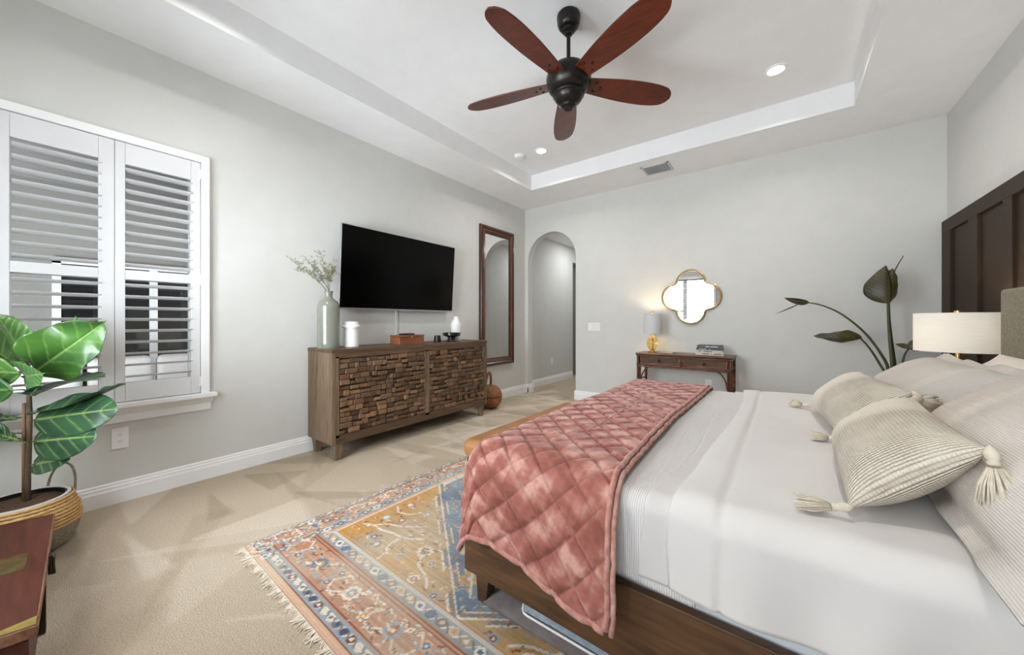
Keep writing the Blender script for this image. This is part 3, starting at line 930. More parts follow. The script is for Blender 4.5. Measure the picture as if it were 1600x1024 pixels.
    # the twin cane beside every leg
for (x, y, s) in ((cx0 + .016, cy0 + .016, 1), (cx1 - .016, cy0 + .016, -1)):
    part('twin_cane', pole(M(), (x + s * .026, y, 0), (x + s * .026, y, cz - .15), .010), RATTAN, CT, smooth=True)
for y in (cy0 + .014, cy1 - .014):
    part('apron_rail', pole(M(), (cx0, y, cz - .145), (cx1, y, cz - .145), .0125), RATTAN, CT, smooth=True)
part('apron_rail', pole(M(), (cx0, cy0 + .006, cz - .034), (cx1, cy0 + .006, cz - .034), .010), RATTAN, CT, smooth=True)
part('apron_rail', pole(M(), (cx0, cy0 + .010, cz - .168), (cx1, cy0 + .010, cz - .168), .008), RATTAN, CT, smooth=True)
m = M(); m.box(cx0 + .02, cx1 - .02, cy0 + .03, cy1 - .02, cz - .14, cz - .022)
part('carcass', m, RATTAN, CT)
for x in (cx0 + .016, cx1 - .016):
    for z in (.22, .46, cz - .145, cz - .045):
        part('side_rail', pole(M(), (x, cy0 + .016, z), (x, cy1 - .016, z), .009), RATTAN, CT, smooth=True)
for (x, s) in ((cx0 + .03, 1), (cx1 - .03, -1)):
    pts = [Vector((x + s * (.02 + .14 * (1 - math.cos(a))), cy0 + .016, cz - .36 + .20 * math.sin(a))) for a in np.linspace(0, PI / 2, 14)]
    part('corner_bracket', M().tube(pts, .0085, 8), RATTAN, CT, smooth=True)
    part('side_bracket', M().tube([(x - s * .014, cy0 + .03 + .10 * (1 - math.cos(a)), cz - .34 + .18 * math.sin(a)) for a in np.linspace(0, PI / 2, 10)], .007, 8), RATTAN, CT, smooth=True)
def weave_panel(x0, x1, y, z0, z1):
    nx, nz = int((x1 - x0) / .006), int((z1 - z0) / .006)
    rng = np.random.RandomState(2)
    P = np.zeros((nx, nz, 3)); C = np.zeros((nx, nz, 3))
    for i in range(nx):
        for j in range(nz):
            o = (i // 2 + j) % 2
            P[i, j] = (x0 + (x1 - x0) * i / (nx - 1), y - .003 * o, z0 + (z1 - z0) * j / (nz - 1))
            C[i, j] = np.array(S(98, 78, 60)[:3]) * (1.25 if o else .55) * rng.uniform(.6, 1.25)
    m = M().grid(P); m.c = C.reshape(-1, 3); return m
xm = (cx0 + cx1) / 2
for (a, b) in ((cx0 + .05, xm - .018), (xm + .018, cx1 - .05)):
    d = part('drawer', M().box(a, b, cy0 + .012, cy0 + .2, cz - .130, cz - .046), RATTAN, CT, bevel=.002)
    part('woven_front', weave_panel(a + .014, b - .014, cy0 + .010, cz - .120, cz - .056), WICKER, d)
    fr = M()
    for (p, q) in (((a, cz - .128), (b, cz - .128)), ((a, cz - .048), (b, cz - .048)), ((a, cz - .128), (a, cz - .048)), ((b, cz - .128), (b, cz - .048))):
        fr.tube([(p[0], cy0 + .009, p[1]), (q[0], cy0 + .009, q[1])], .0065, 8)
    part('drawer_moulding', fr, RATLIGHT, d, smooth=True)
    part('knob', M().lathe([(.005, 0), (.006, .012), (.015, .02), (.016, .028), (.009, .034), (0, .035)], ((a + b) / 2, cy0 + .008, cz - .088), 20, (0, -1, 0)), BLACK, d, smooth=True)
part('divider_post', pole(M(), (xm, cy0 + .008, cz - .145), (xm, cy0 + .008, cz - .03), .012), RATTAN, CT, smooth=True)

AMBER = plain('amber_glass', S(250, 224, 150), .04, spec=.5)
AMBER.node_tree.nodes['Principled BSDF'].inputs['Transmission Weight'].default_value = .85
SHADEW = shade_mat('grey_white_shade', S(206, 208, 210), .05)
lx, ly = 2.14, 4.735
t = thing('table_lamp', 'small lit lamp with round amber glass body and pale drum shade on console table', 'lamp', (lx, ly, cz))
m = M().lathe([(r, z + cz) for r, z in [(0, 0), (.055, 0), (.058, .004), (.055, .014), (.03, .018), (.024, .03), (0, .03)]], (lx, ly, 0), 32)
part('base', m, BRASS, t, smooth='auto')
part('glass_globe', M().lathe([(r, z + cz) for r, z in [(.022, .028), (.046, .045), (.066, .085), (.072, .115), (.066, .15), (.05, .18), (.026, .202), (.018, .212)]], (lx, ly, 0), 36), AMBER, t, smooth=True)
part('stem', M().lathe([(r, z + cz) for r, z in [(0, .028), (.007, .028), (.007, .21), (.016, .213), (.016, .235), (.010, .24), (.006, .30), (0, .30)]], (lx, ly, 0), 20), BRASS, t, smooth='auto')
part('lamp_shade', M().lathe([(.104, cz + .235), (.107, cz + .235), (.104, cz + .485), (.101, cz + .485), (.104, cz + .235)], (lx, ly, 0), 48), SHADEW, t, smooth='auto')
m = M().lathe([(r, z + cz) for r, z in [(0, .478), (.004, .478), (.004, .49), (.012, .494), (.012, .508), (.006, .514), (0, .515)]], (lx, ly, 0), 20)
part('finial', m, BRASS, t, smooth='auto')
m = M()
for a in (0, 2 * PI / 3, 4 * PI / 3):
    m.tube([(lx, ly, cz + .479), (lx + .102 * math.cos(a), ly + .102 * math.sin(a), cz + .482)], .0018, 6)
m.tube([(lx, ly, cz + .3), (lx, ly, cz + .48)], .003, 6)
part('shade_spider', m, BRASS, t)
part('bulb', M().lathe([(0, cz + .29), (.014, cz + .295), (.03, cz + .34), (.026, cz + .375), (0, cz + .39)], (lx, ly, 0), 20), plain('bulb_glow', (1, .85, .6, 1), .5, emit=(1, .72, .4, 1), es=20), t, smooth=True)
def point(name, loc, p, col, r=.03):
    d = bpy.data.lights.new(name, 'POINT'); d.energy = p; d.color = col; d.shadow_soft_size = r
    o = bpy.data.objects.new(name, d); o.location = loc; COL.objects.link(o); return o
point('console_lamp_light', (lx, ly, cz + .43), 5.5, (1, .74, .45), .03)
point('console_lamp_light_low', (lx, ly, cz + .27), 3.0, (1, .74, .45), .012)

# quatrefoil mirror
qc = (2.535, 1.492)
def quatre(off, n=22):
    c, r = .171, .175
    pts = []
    for k in range(4):
        a0 = k * PI / 2
        for i in range(n):
            th = -PI / 2 + PI * (i + .5) / n
            rr = r + off
            px = c + rr * math.cos(th); pz = rr * math.sin(th)
            if abs(pz) > abs(px): pz = math.copysign(abs(px), pz)
            pts.append((px * math.cos(a0) - pz * math.sin(a0), px * math.sin(a0) + pz * math.cos(a0)))
    return pts
t = thing('quatrefoil_mirror', 'four-lobed mirror in a thin gold frame above the rattan console table', 'mirror', (qc[0], RY1 - .012, qc[1] - .345))
o_, i_ = quatre(0), quatre(-.024)
P = np.zeros((len(o_), 5, 3))
for k in range(len(o_)):
    a, b = o_[k], i_[k]
    for j, (w, d) in enumerate(((0, .0), (0, .022), (.45, .028), (1, .022), (1, .0))):
        P[k, j] = (qc[0] + a[0] * (1 - w) + b[0] * w, RY1 - .001 - d, qc[1] + a[1] * (1 - w) + b[1] * w)
part('frame', M().grid(P, closed_u=True, closed_v=True), GOLD, t, smooth='auto')
part('glass', M().prism(quatre(-.018), (qc[0], RY1 - .006, qc[1]), (1, 0, 0), (0, 0, 1), (0, -.006, 0)), MIRROR, t)

PAGES = plain('book_pages', S(226, 220, 206), .8)
def book(label, x0, x1, y0, y1, z, h, cov, spine):
    t = thing('book', label, 'book', ((x0 + x1) / 2, (y0 + y1) / 2, z), 0, 'books stacked on the console table')
    cm = plain('book_cover', cov, .4)
    m = M(); m.box(x0, x1, y0, y1, z + .0005, z + .004); m.box(x0, x1, y0, y1, z + h - .004, z + h - .0005); m.box(x0, x1, y0, y0 + .004, z + .002, z + h - .002)
    part('cover', m, cm, t, bevel=.001)
    part('pages', M().box(x0 + .004, x1 - .004, y0 + .004, y1 - .004, z + .004, z + h - .004), PAGES, t)
    m = M()
    for (a, b) in spine: m.box(x0 + (x1 - x0) * a, x0 + (x1 - x0) * b, y0 - .0006, y0, z + h * .34, z + h * .66)
    part('spine_lettering', m, plain('lettering', S(200, 196, 188) if cov[0] < .2 else S(60, 58, 55), .5), t)
bz = cz
book('cream book with dark lettering at the bottom of the console table stack', 2.645, 2.93, 4.66, 4.86, bz, .030, S(206, 196, 176), ((.25, .5), (.55, .6), (.65, .95))); bz += .0305
book('pale grey book second from the bottom of the console table stack', 2.65, 2.92, 4.665, 4.86, bz, .028, S(190, 186, 178), ((.1, .2), (.3, .62))); bz += .0285
book('thin dark book second from the top of the console table stack', 2.652, 2.915, 4.67, 4.86, bz, .022, S(48, 47, 48), ((.12, .4), (.5, .56))); bz += .0225
book('dark charcoal book on top of the console table stack', 2.66, 2.91, 4.675, 4.86, bz, .032, S(58, 58, 60), ((.35, .5), (.55, .85)))
t = thing('magazine', 'grey magazine lying flat on the console table between the lamp and the books', 'magazine', (2.30, 4.74, cz))
part('cover', M().box(2.235, 2.40, 4.65, 4.83, cz + .0005, cz + .008), plain('magazine_cover', S(140, 130, 118), .5), t, bevel=.001)
part('picture', M().box(2.25, 2.385, 4.67, 4.80, cz + .0078, cz + .0086), plain('magazine_picture', S(96, 88, 78), .5, var=S(150, 146, 136), vs=18), t)

# ------------------------------------------------------------------ corner plant behind the bed
def leaf_mesh(base, tip, side, width, bend=0.0, cup=0.15, wav=0.0, cols=None, nu=60, nv=37, shape='fiddle', nveins=7, fold=0.0, seed=0, curl=0.0, thick=True):
    """leaf from base to tip; side: the direction of its width; bend lifts the middle along the normal; fold closes both halves on the midrib"""
    base, tip, side = Vector(base), Vector(tip), Vector(side)
    L = (tip - base).length; d = (tip - base) / L
    side = (side - d * side.dot(d)).normalized(); nrm = d.cross(side).normalized()
    rng = np.random.RandomState(seed); ph = rng.uniform(0, 6, 4)
    P = np.zeros((nu, nv, 3)); C = np.zeros((nu, nv, 3))
    g0, g1, vn = [np.array(c[:3]) for c in cols]
    for i in range(nu):
        u = i / (nu - 1)
        if shape == 'fiddle':
            w = (.30 * u ** .55 + .95 * u ** 1.9) * max(0, 1 - u ** 5.5) ** .5 * 1.02
            w *= 1 - .10 * math.exp(-((u - .42) / .12) ** 2)
        elif shape == 'broad':
            w = max(0, math.sin(PI * u ** .86)) ** .58 * (.90 + .16 * u)
        elif shape == 'ovate':
            w = max(0, math.sin(PI * u ** .80)) ** .95 * (1 + .10 * math.sin(u * 9))
        else:
            w = math.sin(PI * min(1, u ** .72)) ** .9
        for j in range(nv):
            v = -1 + 2 * j / (nv - 1)
            hw = width / 2 * w
            y = v * hw
            z = bend * L * math.sin(PI * u) + cup * abs(v) ** 1.6 * hw + wav * L * math.sin(u * 11 + ph[0] + (2 if v > 0 else 0)) * abs(v) ** 1.5 + wav * .6 * L * math.sin(u * 23 + ph[1] * (1 if v > 0 else 2)) * abs(v) ** 2
            y2 = y * math.cos(fold * 1.0); z += abs(y) * math.sin(fold)
            z -= curl * L * u ** 2.2
            # veins
            s = u - .40 * abs(v) * w * width / L * 1.5
            f = (s * nveins) % 1.0
            dv = min(f, 1 - f) / nveins * L
            vein = max(.75 * math.exp(-(dv / .0036) ** 2) * (abs(v) < .9) * (u > .04), math.exp(-(y / (.0052 * (1 - .6 * u))) ** 2))
            z -= .0035 * vein * (1 if thick else .5)
            z += .004 * math.cos(2 * PI * f) * -1 * (1 - abs(v)) if shape == 'fiddle' else 0
            P[i, j] = base + d * (u * L) + side * y2 + nrm * z
            mixv = .5 + .5 * math.sin(u * 7 + v * 3 + ph[2])
            C[i, j] = (g0 * (1 - mixv) + g1 * mixv) * (1 - vein * .6) + vn * vein * .6
    m = M().grid(P); m.c = C.reshape(-1, 3)
    return m
DARKLEAF = attr_mat('dark_leaf', .4, (30, .15), spec=.45)
DSTEM = plain('dark_leaf_stem', S(52, 56, 34), .5, var=S(78, 82, 48), vs=8)
pl = thing('potted_plant', 'dark green large-leaved plant in the corner behind the bed, stems arching to the left', 'potted plant', (4.24, 4.58, 0))
pc = (4.24, 4.58)
POT = plain('plant_pot', S(120, 112, 102), .7)
part('pot', M().lathe([(0, 0), (.12, 0), (.125, .01), (.15, .30), (.155, .31), (.14, .31), (.135, .28), (0, .27)], (pc[0], pc[1], 0), 36), POT, pl, smooth='auto')
part('soil', M().lathe([(0, .285), (.134, .282), (.134, .27), (0, .27)], (pc[0], pc[1], 0), 30), plain('potting_soil', S(58, 42, 30), .95, bmp=(80, .8, .01)), pl, smooth='auto')
gl = (S(46, 43, 25), S(72, 65, 37), S(116, 108, 66))
def stem_leaf(pts, r0, r1, leaves):
    m = M()
    pts = [Vector(p) for p in pts]
    # smooth the polyline
    q = []
    for i in range(len(pts) - 1):
        p0, p1, p2, p3 = pts[max(i - 1, 0)], pts[i], pts[i + 1], pts[min(i + 2, len(pts) - 1)]
        for k in range(6):
            t_ = k / 6
            q.append(.5 * ((2 * p1) + (p2 - p0) * t_ + (2 * p0 - 5 * p1 + 4 * p2 - p3) * t_ ** 2 + (3 * p1 - p0 - 3 * p2 + p3) * t_ ** 3))
    q.append(pts[-1])
    n = len(q)
    m.tube(q, [r0 + (r1 - r0) * i / (n - 1) for i in range(n)], 8)
    part('stem', m, DSTEM, pl, smooth=True)
    for kw in leaves:
        part('leaf', leaf_mesh(cols=gl, shape='lance', thick=False, nveins=9, **kw), DARKLEAF, pl, smooth=True, solid=.002)
# upright stem with the big drooping leaf, and the thin spear behind it
stem_leaf([(4.24, 4.58, .28), (4.242, 4.585, .72), (4.225, 4.60, 1.05), (4.215, 4.60, 1.36), (4.214, 4.60, 1.50), (4.235, 4.60, 1.60)], .017, .006,
          [dict(base=(4.214, 4.58, 1.345), tip=(4.20, 4.60, 1.685), side=(-1, -.5, .1), width=.25, bend=.05, cup=-.9, wav=.012, seed=1),
           dict(base=(4.216, 4.585, 1.345), tip=(4.245, 4.60, 1.655), side=(-.7, .7, .05), width=.20, bend=-.03, cup=.7, wav=.015, seed=2)])
stem_leaf([(4.255, 4.60, .28), (4.262, 4.61, .72), (4.24, 4.64, 1.05), (4.225, 4.66, 1.38), (4.255, 4.66, 1.6), (4.318, 4.65, 1.765)], .014, .003, [])
# long stem arching left
stem_leaf([(4.225, 4.57, .28), (4.215, 4.57, .72), (4.16, 4.56, .90), (4.05, 4.55, 1.09), (3.90, 4.53, 1.25), (3.76, 4.51, 1.335), (3.655, 4.50, 1.365)], .013, .005,
          [dict(base=(3.665, 4.50, 1.365), tip=(3.475, 4.47, 1.415), side=(.2, .5, -1), width=.062, bend=.02, cup=.8, wav=.004, seed=3),
           dict(base=(3.60, 4.49, 1.36), tip=(3.40, 4.48, 1.255), side=(0, .6, 1), width=.016, bend=.0, cup=.5, seed=4)])
# lower arching stem with a curled leaf
stem_leaf([(4.23, 4.55, .28), (4.20, 4.54, .66), (4.14, 4.53, .83), (4.075, 4.52, .96), (4.02, 4.50, 1.035)], .012, .006,
          [dict(base=(4.035, 4.50, 1.03), tip=(3.70, 4.47, 1.035), side=(.1, .75, -1), width=.135, bend=.14, cup=-.9, wav=.02, seed=5, curl=.06)])
# short stem on the right, beside the lamp
stem_leaf([(4.27, 4.56, .28), (4.29, 4.55, .74), (4.305, 4.55, .88), (4.335, 4.55, .955)], .010, .006,
          [dict(base=(4.332, 4.55, .95), tip=(4.44, 4.54, 1.03), side=(-.3, .2, 1), width=.10, bend=.05, cup=-.8, wav=.02, seed=6),
           dict(base=(4.334, 4.55, .952), tip=(4.25, 4.55, .985), side=(.2, .6, 1), width=.05, bend=.03, cup=-.6, wav=.01, seed=7)])

# ------------------------------------------------------------------ rug
def rug_mesh():
    w, l = 2.44, 3.05
    step = .0055
    nu, nv = int(w / step) + 1, int(l / step) + 1
    u = np.linspace(0, w, nu); v = np.linspace(0, l, nv)
    U, V = np.meshgrid(u, v, indexing='ij')
    c3 = lambda *a: np.array(S(*a)[:3])
    rng = np.random.RandomState(12)
    C = np.zeros((nu, nv, 3))
    rust, peach, gold, blue, gblue, cream, dred, grey, teal, ochre, sage = c3(168, 118, 94), c3(200, 166, 140), c3(186, 140, 84), c3(80, 116, 146), c3(150, 157, 160), c3(214, 203, 188), c3(122, 74, 62), c3(122, 116, 114), c3(56, 92, 124), c3(190, 140, 66), c3(170, 152, 126)
    eu = np.minimum(U, w - U); ev = np.minimum(V, l - V)
    def lay(mask, col): C[mask] = col
    def low(n, seed):          # smooth random field
        r = np.random.RandomState(seed); a = r.rand(int(w * n) + 2, int(l * n) + 2)
        x = U / w * (a.shape[0] - 1.001); y = V / l * (a.shape[1] - 1.001)
        i, j = x.astype(int), y.astype(int); fx, fy = x - i, y - j
        fx = fx * fx * (3 - 2 * fx); fy = fy * fy * (3 - 2 * fy)
        return (a[i, j] * (1 - fx) + a[i + 1, j] * fx) * (1 - fy) + (a[i, j + 1] * (1 - fx) + a[i + 1, j + 1] * fx) * fy
    lay(np.ones_like(U, bool), rust)
    # main border ground with streaks of peach
    k = low(9, 1)[..., None]; C[:] = rust * (1 - k * .55) + peach * k * .55
    # field
    fm = (eu > .255) & (ev > .372)
    kf = low(6, 2)[..., None]
    F = gold * (1 - kf) + ochre * kf
    k2 = np.clip(low(4, 3) * 1.6 - .6, 0, 1)[..., None]; F = F * (1 - k2) + sage * k2
    C[fm] = F[fm]
    # medallion
    cu, cv = w / 2, l / 2
    dm = np.abs(V - cv) / 1.13 + np.abs(U - cu) / 1.50
    saw = .018 * np.sign(np.sin(U * 26))
    med = fm & (dm + saw < 1.0) & (np.abs(U - cu) < .93)
    kb = low(10, 4)[..., None]; B = blue * (1 - kb) + teal * kb
    kk = np.clip(low(5, 9) * 1.5 - .7, 0, 1)[..., None]; B = B * (1 - kk) + gblue * kk
    lay(fm & (dm + saw < 1.045), cream); lay(fm & (dm + saw < 1.032), grey); lay(fm & (dm + saw < 1.008), cream)
    C[med] = B[med]
    inner = med & (dm < .42); C[inner] = (rust * .8 + peach * .2)
    ring = med & (dm > .42) & (dm < .45); C[ring] = cream
    # guard bands
    def band(e, a, b, col): lay((e > a) & (e < b), col)
    ink = []
    for e, lims in ((ev, ((0, .030, peach), (.030, .036, dred), (.038, .092, gblue), (.094, .102, dred), (.262, .268, dred), (.276, .284, dred), (.288, .352, gblue * .9 + grey * .1), (.352, .366, cream * .8 + grey * .2))),):
        for a, b, col in lims:
            m_ = (e > a) & (e < b) & (eu >= np.minimum(e * .7, eu + 1)); C[m_] = col
    for a, b, col in ((.0, .004, grey), (.004, .036, gblue), (.036, .043, dred), (.150, .156, peach), (.158, .215, gblue * .85 + grey * .15), (.222, .236, peach), (.240, .250, cream)):
        m_ = (eu > a) & (eu < b) & (ev > eu * 1.42); C[m_] = col
    # small repeated flowers in the guard bands
    def stamp_disc(x, y, r, col, al=1.0):
        i0, i1 = max(0, int((x - r) / step)), min(nu, int((x + r) / step) + 2); j0, j1 = max(0, int((y - r) / step)), min(nv, int((y + r) / step) + 2)
        if i0 >= i1 or j0 >= j1: return
        mk = (U[i0:i1, j0:j1] - x) ** 2 + (V[i0:i1, j0:j1] - y) ** 2 < r * r
        sub = C[i0:i1, j0:j1]; sub[mk] = sub[mk] * (1 - al) + col * al
    def stroke(pts, wd, col, closed=False):
        pts = list(pts) + ([pts[0]] if closed else [])
        for (x0, y0), (x1, y1) in zip(pts[:-1], pts[1:]):
            xa, xb, ya, yb = min(x0, x1) - wd, max(x0, x1) + wd, min(y0, y1) - wd, max(y0, y1) + wd
            i0, i1 = max(0, int(xa / step)), min(nu, int(xb / step) + 2); j0, j1 = max(0, int(ya / step)), min(nv, int(yb / step) + 2)
            if i0 >= i1 or j0 >= j1: continue
            a, b = U[i0:i1, j0:j1], V[i0:i1, j0:j1]
            dx, dy = x1 - x0, y1 - y0; L2 = dx * dx + dy * dy + 1e-9
            t_ = np.clip(((a - x0) * dx + (b - y0) * dy) / L2, 0, 1)
            mk = (a - x0 - t_ * dx) ** 2 + (b - y0 - t_ * dy) ** 2 < (wd / 2) ** 2
            C[i0:i1, j0:j1][mk] = col
    def flower(x, y, r, c1, c2, c3_, n=8):
        for k_ in range(n):
            a = 2 * PI * k_ / n
            stamp_disc(x + r * .72 * math.cos(a), y + r * .72 * math.sin(a), r * .30, c1)
        stamp_disc(x, y, r * .55, c2); stamp_disc(x, y, r * .26, c3_)
    def bandflowers(fixed, vert, n, r, cols):
        L_ = l if vert else w
        for k_ in range(n):
            p = (k_ + .5) * L_ / n
            c = cols[k_ % len(cols)]
            x, y = (fixed, p) if vert else (p, fixed)
            stamp_disc(x, y, r, c); stamp_disc(x, y, r * .5, cols[(k_ + 1) % len(cols)])
            q = p + L_ / n / 2
            x, y = (fixed, q) if vert else (q, fixed)
            stroke([(x - r * .8, y - r * .8), (x + r * .8, y + r * .8)], .007, cream); stroke([(x - r * .8, y + r * .8), (x + r * .8, y - r * .8)], .007, grey)
    for s_ in (0, 1):
        f = lambda q: q if s_ == 0 else l - q
        bandflowers(f(.065), False, 46, .017, (cream, grey, teal, dred, cream))
        bandflowers(f(.320), False, 36, .022, (cream, blue, grey, peach, sage))
        g = lambda q: q if s_ == 0 else w - q
        bandflowers(g(.020), True, 60, .012, (cream, grey, peach))
        bandflowers(g(.187), True, 40, .020, (cream, blue, peach, grey))
    # main border: linked hexagons, crossed ribbons and rosettes
    def border(vert, at_, width, n):
        L_ = l if vert else w
        def tr(p, q): return (at_ + q, p) if vert else (p, at_ + q)
        h = width / 2
        for k_ in range(n):
            p = (k_ + .5) * L_ / n; d = L_ / n
            kind = k_ % 3
            for s2_ in (-1, 1):
                cx_ = p + d * .27 * s2_
                hexa_ = [(cx_ - d * .2, -h * .1), (cx_ - d * .12, h * .62 * s2_), (cx_ + d * .06, h * .8 * s2_), (cx_ + d * .2, h * .3 * s2_), (cx_ + d * .12, -h * .5 * s2_), (cx_ - d * .06, -h * .72 * s2_)]
                stroke([tr(a, b) for a, b in hexa_], .0085, cream if kind != 1 else gblue, True)
            stroke([tr(p - d * .34, -h * .8), tr(p - d * .1, -h * .2), tr(p + d * .1, h * .25), tr(p + d * .33, h * .85)], .009, cream)
            stroke([tr(p - d * .30, h * .8), tr(p - d * .08, h * .25), tr(p + d * .1, -h * .25), tr(p + d * .3, -h * .8)], .008, sage)
            x, y = tr(p, 0)
            flower(x, y, min(h * .55, .042), (gblue, blue, cream)[kind], (rust, ochre, gblue)[kind], cream, 9)
            for s2_ in (-1, 1):
                x, y = tr(p + d * .5, h * .45 * s2_); flower(x, y, min(.027, h * .4), (cream, peach, gblue)[(kind + 1) % 3], (blue, dred, ochre)[kind], cream, 6)
                x, y = tr(p + d * .25, -h * .6 * s2_); flower(x, y, .016, (sage, gblue, peach)[kind], dred, cream, 5)
            for _ in range(44):
                q = (p + rng.uniform(-.5, .5) * d, rng.uniform(-h, h)); x, y = tr(*q)
                a = rng.uniform(0, PI); r_ = rng.uniform(.005, .012)
                stroke([(x - r_ * math.cos(a), y - r_ * math.sin(a)), (x + r_ * math.cos(a), y + r_ * math.sin(a))], .0075, [cream, grey, gblue, dred, sage, peach][rng.randint(6)])
    border(False, .182, .155, 8); border(False, l - .182, .155, 8)
    border(True, .096, .10, 12); border(True, w - .096, .10, 12)
    # field scrolls, palmettes and serrated leaves, mirrored in both directions
    def sym(fn):
        for sx in (0, 1):
            for sy in (0, 1):
                fn(lambda x, y, sx=sx, sy=sy: (w - x if sx else x, l - y if sy else y))
    def scroll(T):
        stroke([T(*p) for p in [(.30, .50), (.36, .53), (.44, .53), (.52, .55), (.60, .56), (.64, .58), (.69, .62)]], .016, cream)
        stroke([T(*p) for p in [(.36, .53), (.40, .58), (.50, .62), (.60, .70)]], .010, cream)
        stroke([T(*p) for p in [(.36, .57), (.44, .62), (.53, .68)]], .008, grey)
        stroke([T(*p) for p in [(.60, .56), (.58, .50), (.60, .45), (.64, .43)]], .010, cream)
        stroke([T(*p) for p in [(.80, .52), (.84, .47), (.92, .45), (.97, .42), (.99, .40)]], .012, cream)
        stroke([T(*p) for p in [(.80, .52), (.78, .56), (.80, .58)]], .010, cream)
        stroke([T(*p) for p in [(.28, .74), (.34, .70), (.42, .72), (.46, .78)]], .011, cream)
        stroke([T(*p) for p in [(.28, .90), (.33, .86), (.38, .88)]], .009, peach)
        for (x, y, r, a, b) in ((.78, .56, .045, cream, dred), (.46, .47, .034, gblue, dred), (.53, .44, .024, blue, cream), (.70, .47, .032, gblue, rust), (.90, .40, .03, cream, rust), (.34, .62, .03, gblue, cream), (.33, .80, .032, rust, cream), (.50, .80, .03, gblue, rust), (.44, .66, .022, dred, cream), (.64, .66, .024, rust, gblue), (1.05, .39, .026, gblue, dred), (.88, .52, .026, peach, blue)):
            flower(*T(x, y), r, a, b, cream, 8)
        for k_ in range(5):
            stroke([T(.75 + .02 * k_, .53 + .02 * k_), T(.79 + .015 * k_, .56 + .012 * k_)], .012, cream if k_ % 2 == 0 else dred)
    sym(scroll)
    for _ in range(3600):
        x, y = rng.uniform(.26, w - .26), rng.uniform(.38, l - .38)
        inside = abs(y - cv) / 1.13 + abs(x - cu) / 1.5 < .97
        a = rng.uniform(0, PI); r_ = rng.uniform(.004, .013)
        pal = [cream, peach, gblue, teal, rust] if inside else [cream, grey, gblue, rust, dred, sage, peach, ochre]
        col = pal[rng.randint(len(pal))]
        if rng.rand() < .3: stamp_disc(x, y, r_ * .8, col, .8)
        else: stroke([(x - r_ * math.cos(a), y - r_ * math.sin(a)), (x + r_ * math.cos(a), y + r_ * math.sin(a))], .008, col)
    def medal(T):
        for (x, y, r, a, b) in ((1.10, .56, .05, ochre, rust), (.95, .70, .045, peach, cream), (.80, .84, .045, ochre, rust), (.66, .98, .04, cream, peach), (.52, 1.12, .05, peach, rust), (.40, 1.26, .04, cream, ochre), (.98, .95, .05, gblue, cream), (.75, 1.15, .05, peach, dred), (.55, 1.38, .05, gblue, cream), (1.15, .80, .04, peach, cream)):
            flower(*T(x, y), r, a, b, cream, 7)
        stroke([T(*p) for p in [(1.18, .48), (1.06, .62), (1.02, .74), (.88, .86), (.86, .98), (.70, 1.06), (.60, 1.2), (.46, 1.3)]], .010, cream)
        stroke([T(*p) for p in [(1.12, .66), (1.20, .74), (1.14, .90), (1.02, 1.05)]], .010, peach)
        stroke([T(*p) for p in [(.50, 1.0), (.58, 1.06), (.52, 1.2)]], .010, gblue)
    sym(medal)
    # wear: paler, greyer patches and horizontal yarn striations
    kw = np.clip(low(3, 21) * 1.5 - .55, 0, .7)[..., None]
    C = C * (1 - kw * .55) + c3(196, 186, 168) * kw * .55
    st = 1 + .10 * (np.random.RandomState(5).rand(nv) - .5)[None, :, None] * 2
    C = C * st * (1 + .10 * (rng.rand(nu, nv, 1) - .5))
    Z = np.full_like(U, .009)
    m = M(); m.grid(np.stack([U, V, Z], -1)); m.c = np.clip(C, 0, 1).reshape(-1, 3)
    return m, w, l
rm, rw_, rl_ = rug_mesh()
ra = -.022
rug = thing('area_rug', 'faded rust, gold and blue oriental rug with fringe on the carpet under the bed', 'rug', (1.222, .667, 0), ra)
RUGM = attr_mat('rug_wool', .95, (260, .16), (300, .5, .003), spec=.05)
part('pile', rm, RUGM, rug, local=True, solid=.008)
FRINGE = plain('fringe_cotton', S(232, 222, 206), .9, var=S(206, 192, 172), vs=60)
rng = np.random.RandomState(8)
for (v0, sgn) in ((0, -1), (rl_, 1)):
    fr = M()
    for k in range(620 if sgn < 0 else 160):
        x = rw_ * (k + .5) / (620 if sgn < 0 else 160) + rng.normal(0, .001)
        L = rng.uniform(.022, .05) * (.8 + .35 * math.sin(k * .21)); a = .5 * math.sin(k * .33) + rng.normal(.1, .3)
        fr.tube([(x, v0, .006), (x + L * .4 * a, v0 + sgn * L * .5, .006), (x + L * a + rng.normal(0, .004), v0 + sgn * L, .003)], [.0022, .0020, .0012], 4)
    part('fringe', fr, FRINGE, rug, local=True)

# ------------------------------------------------------------------ bed
bed = thing('bed', 'king bed with dark walnut frame and grey linen headboard against the panelled wall', 'bed', (3.43, 2.11, .009))
part('headboard', M().box(4.45, 4.555, .90, 3.30, .30, 1.362), LINEN, bed, bevel=.018, seg=3)
part('headboard_post', M().box(4.47, 4.53, 1.02, 1.10, .009, .30), BEDWOOD, bed)
part('headboard_post', M().box(4.47, 4.53, 3.10, 3.18, .009, .30), BEDWOOD, bed)
for (a, b) in ((1.092, 1.122), (3.098, 3.128)):
    m = M(); m.prism([(2.408, .225 if False else .145), (4.45, .108), (4.45, .372), (2.408, .372)], (0, a, 0), (1, 0, 0), (0, 0, 1), (0, b - a, 0))
    part('side_rail', m, BEDWOOD, bed, bevel=.003)
part('foot_rail', M().box(2.408, 2.438, 1.122, 3.098, .145, .372), BEDWOOD, bed, bevel=.003)
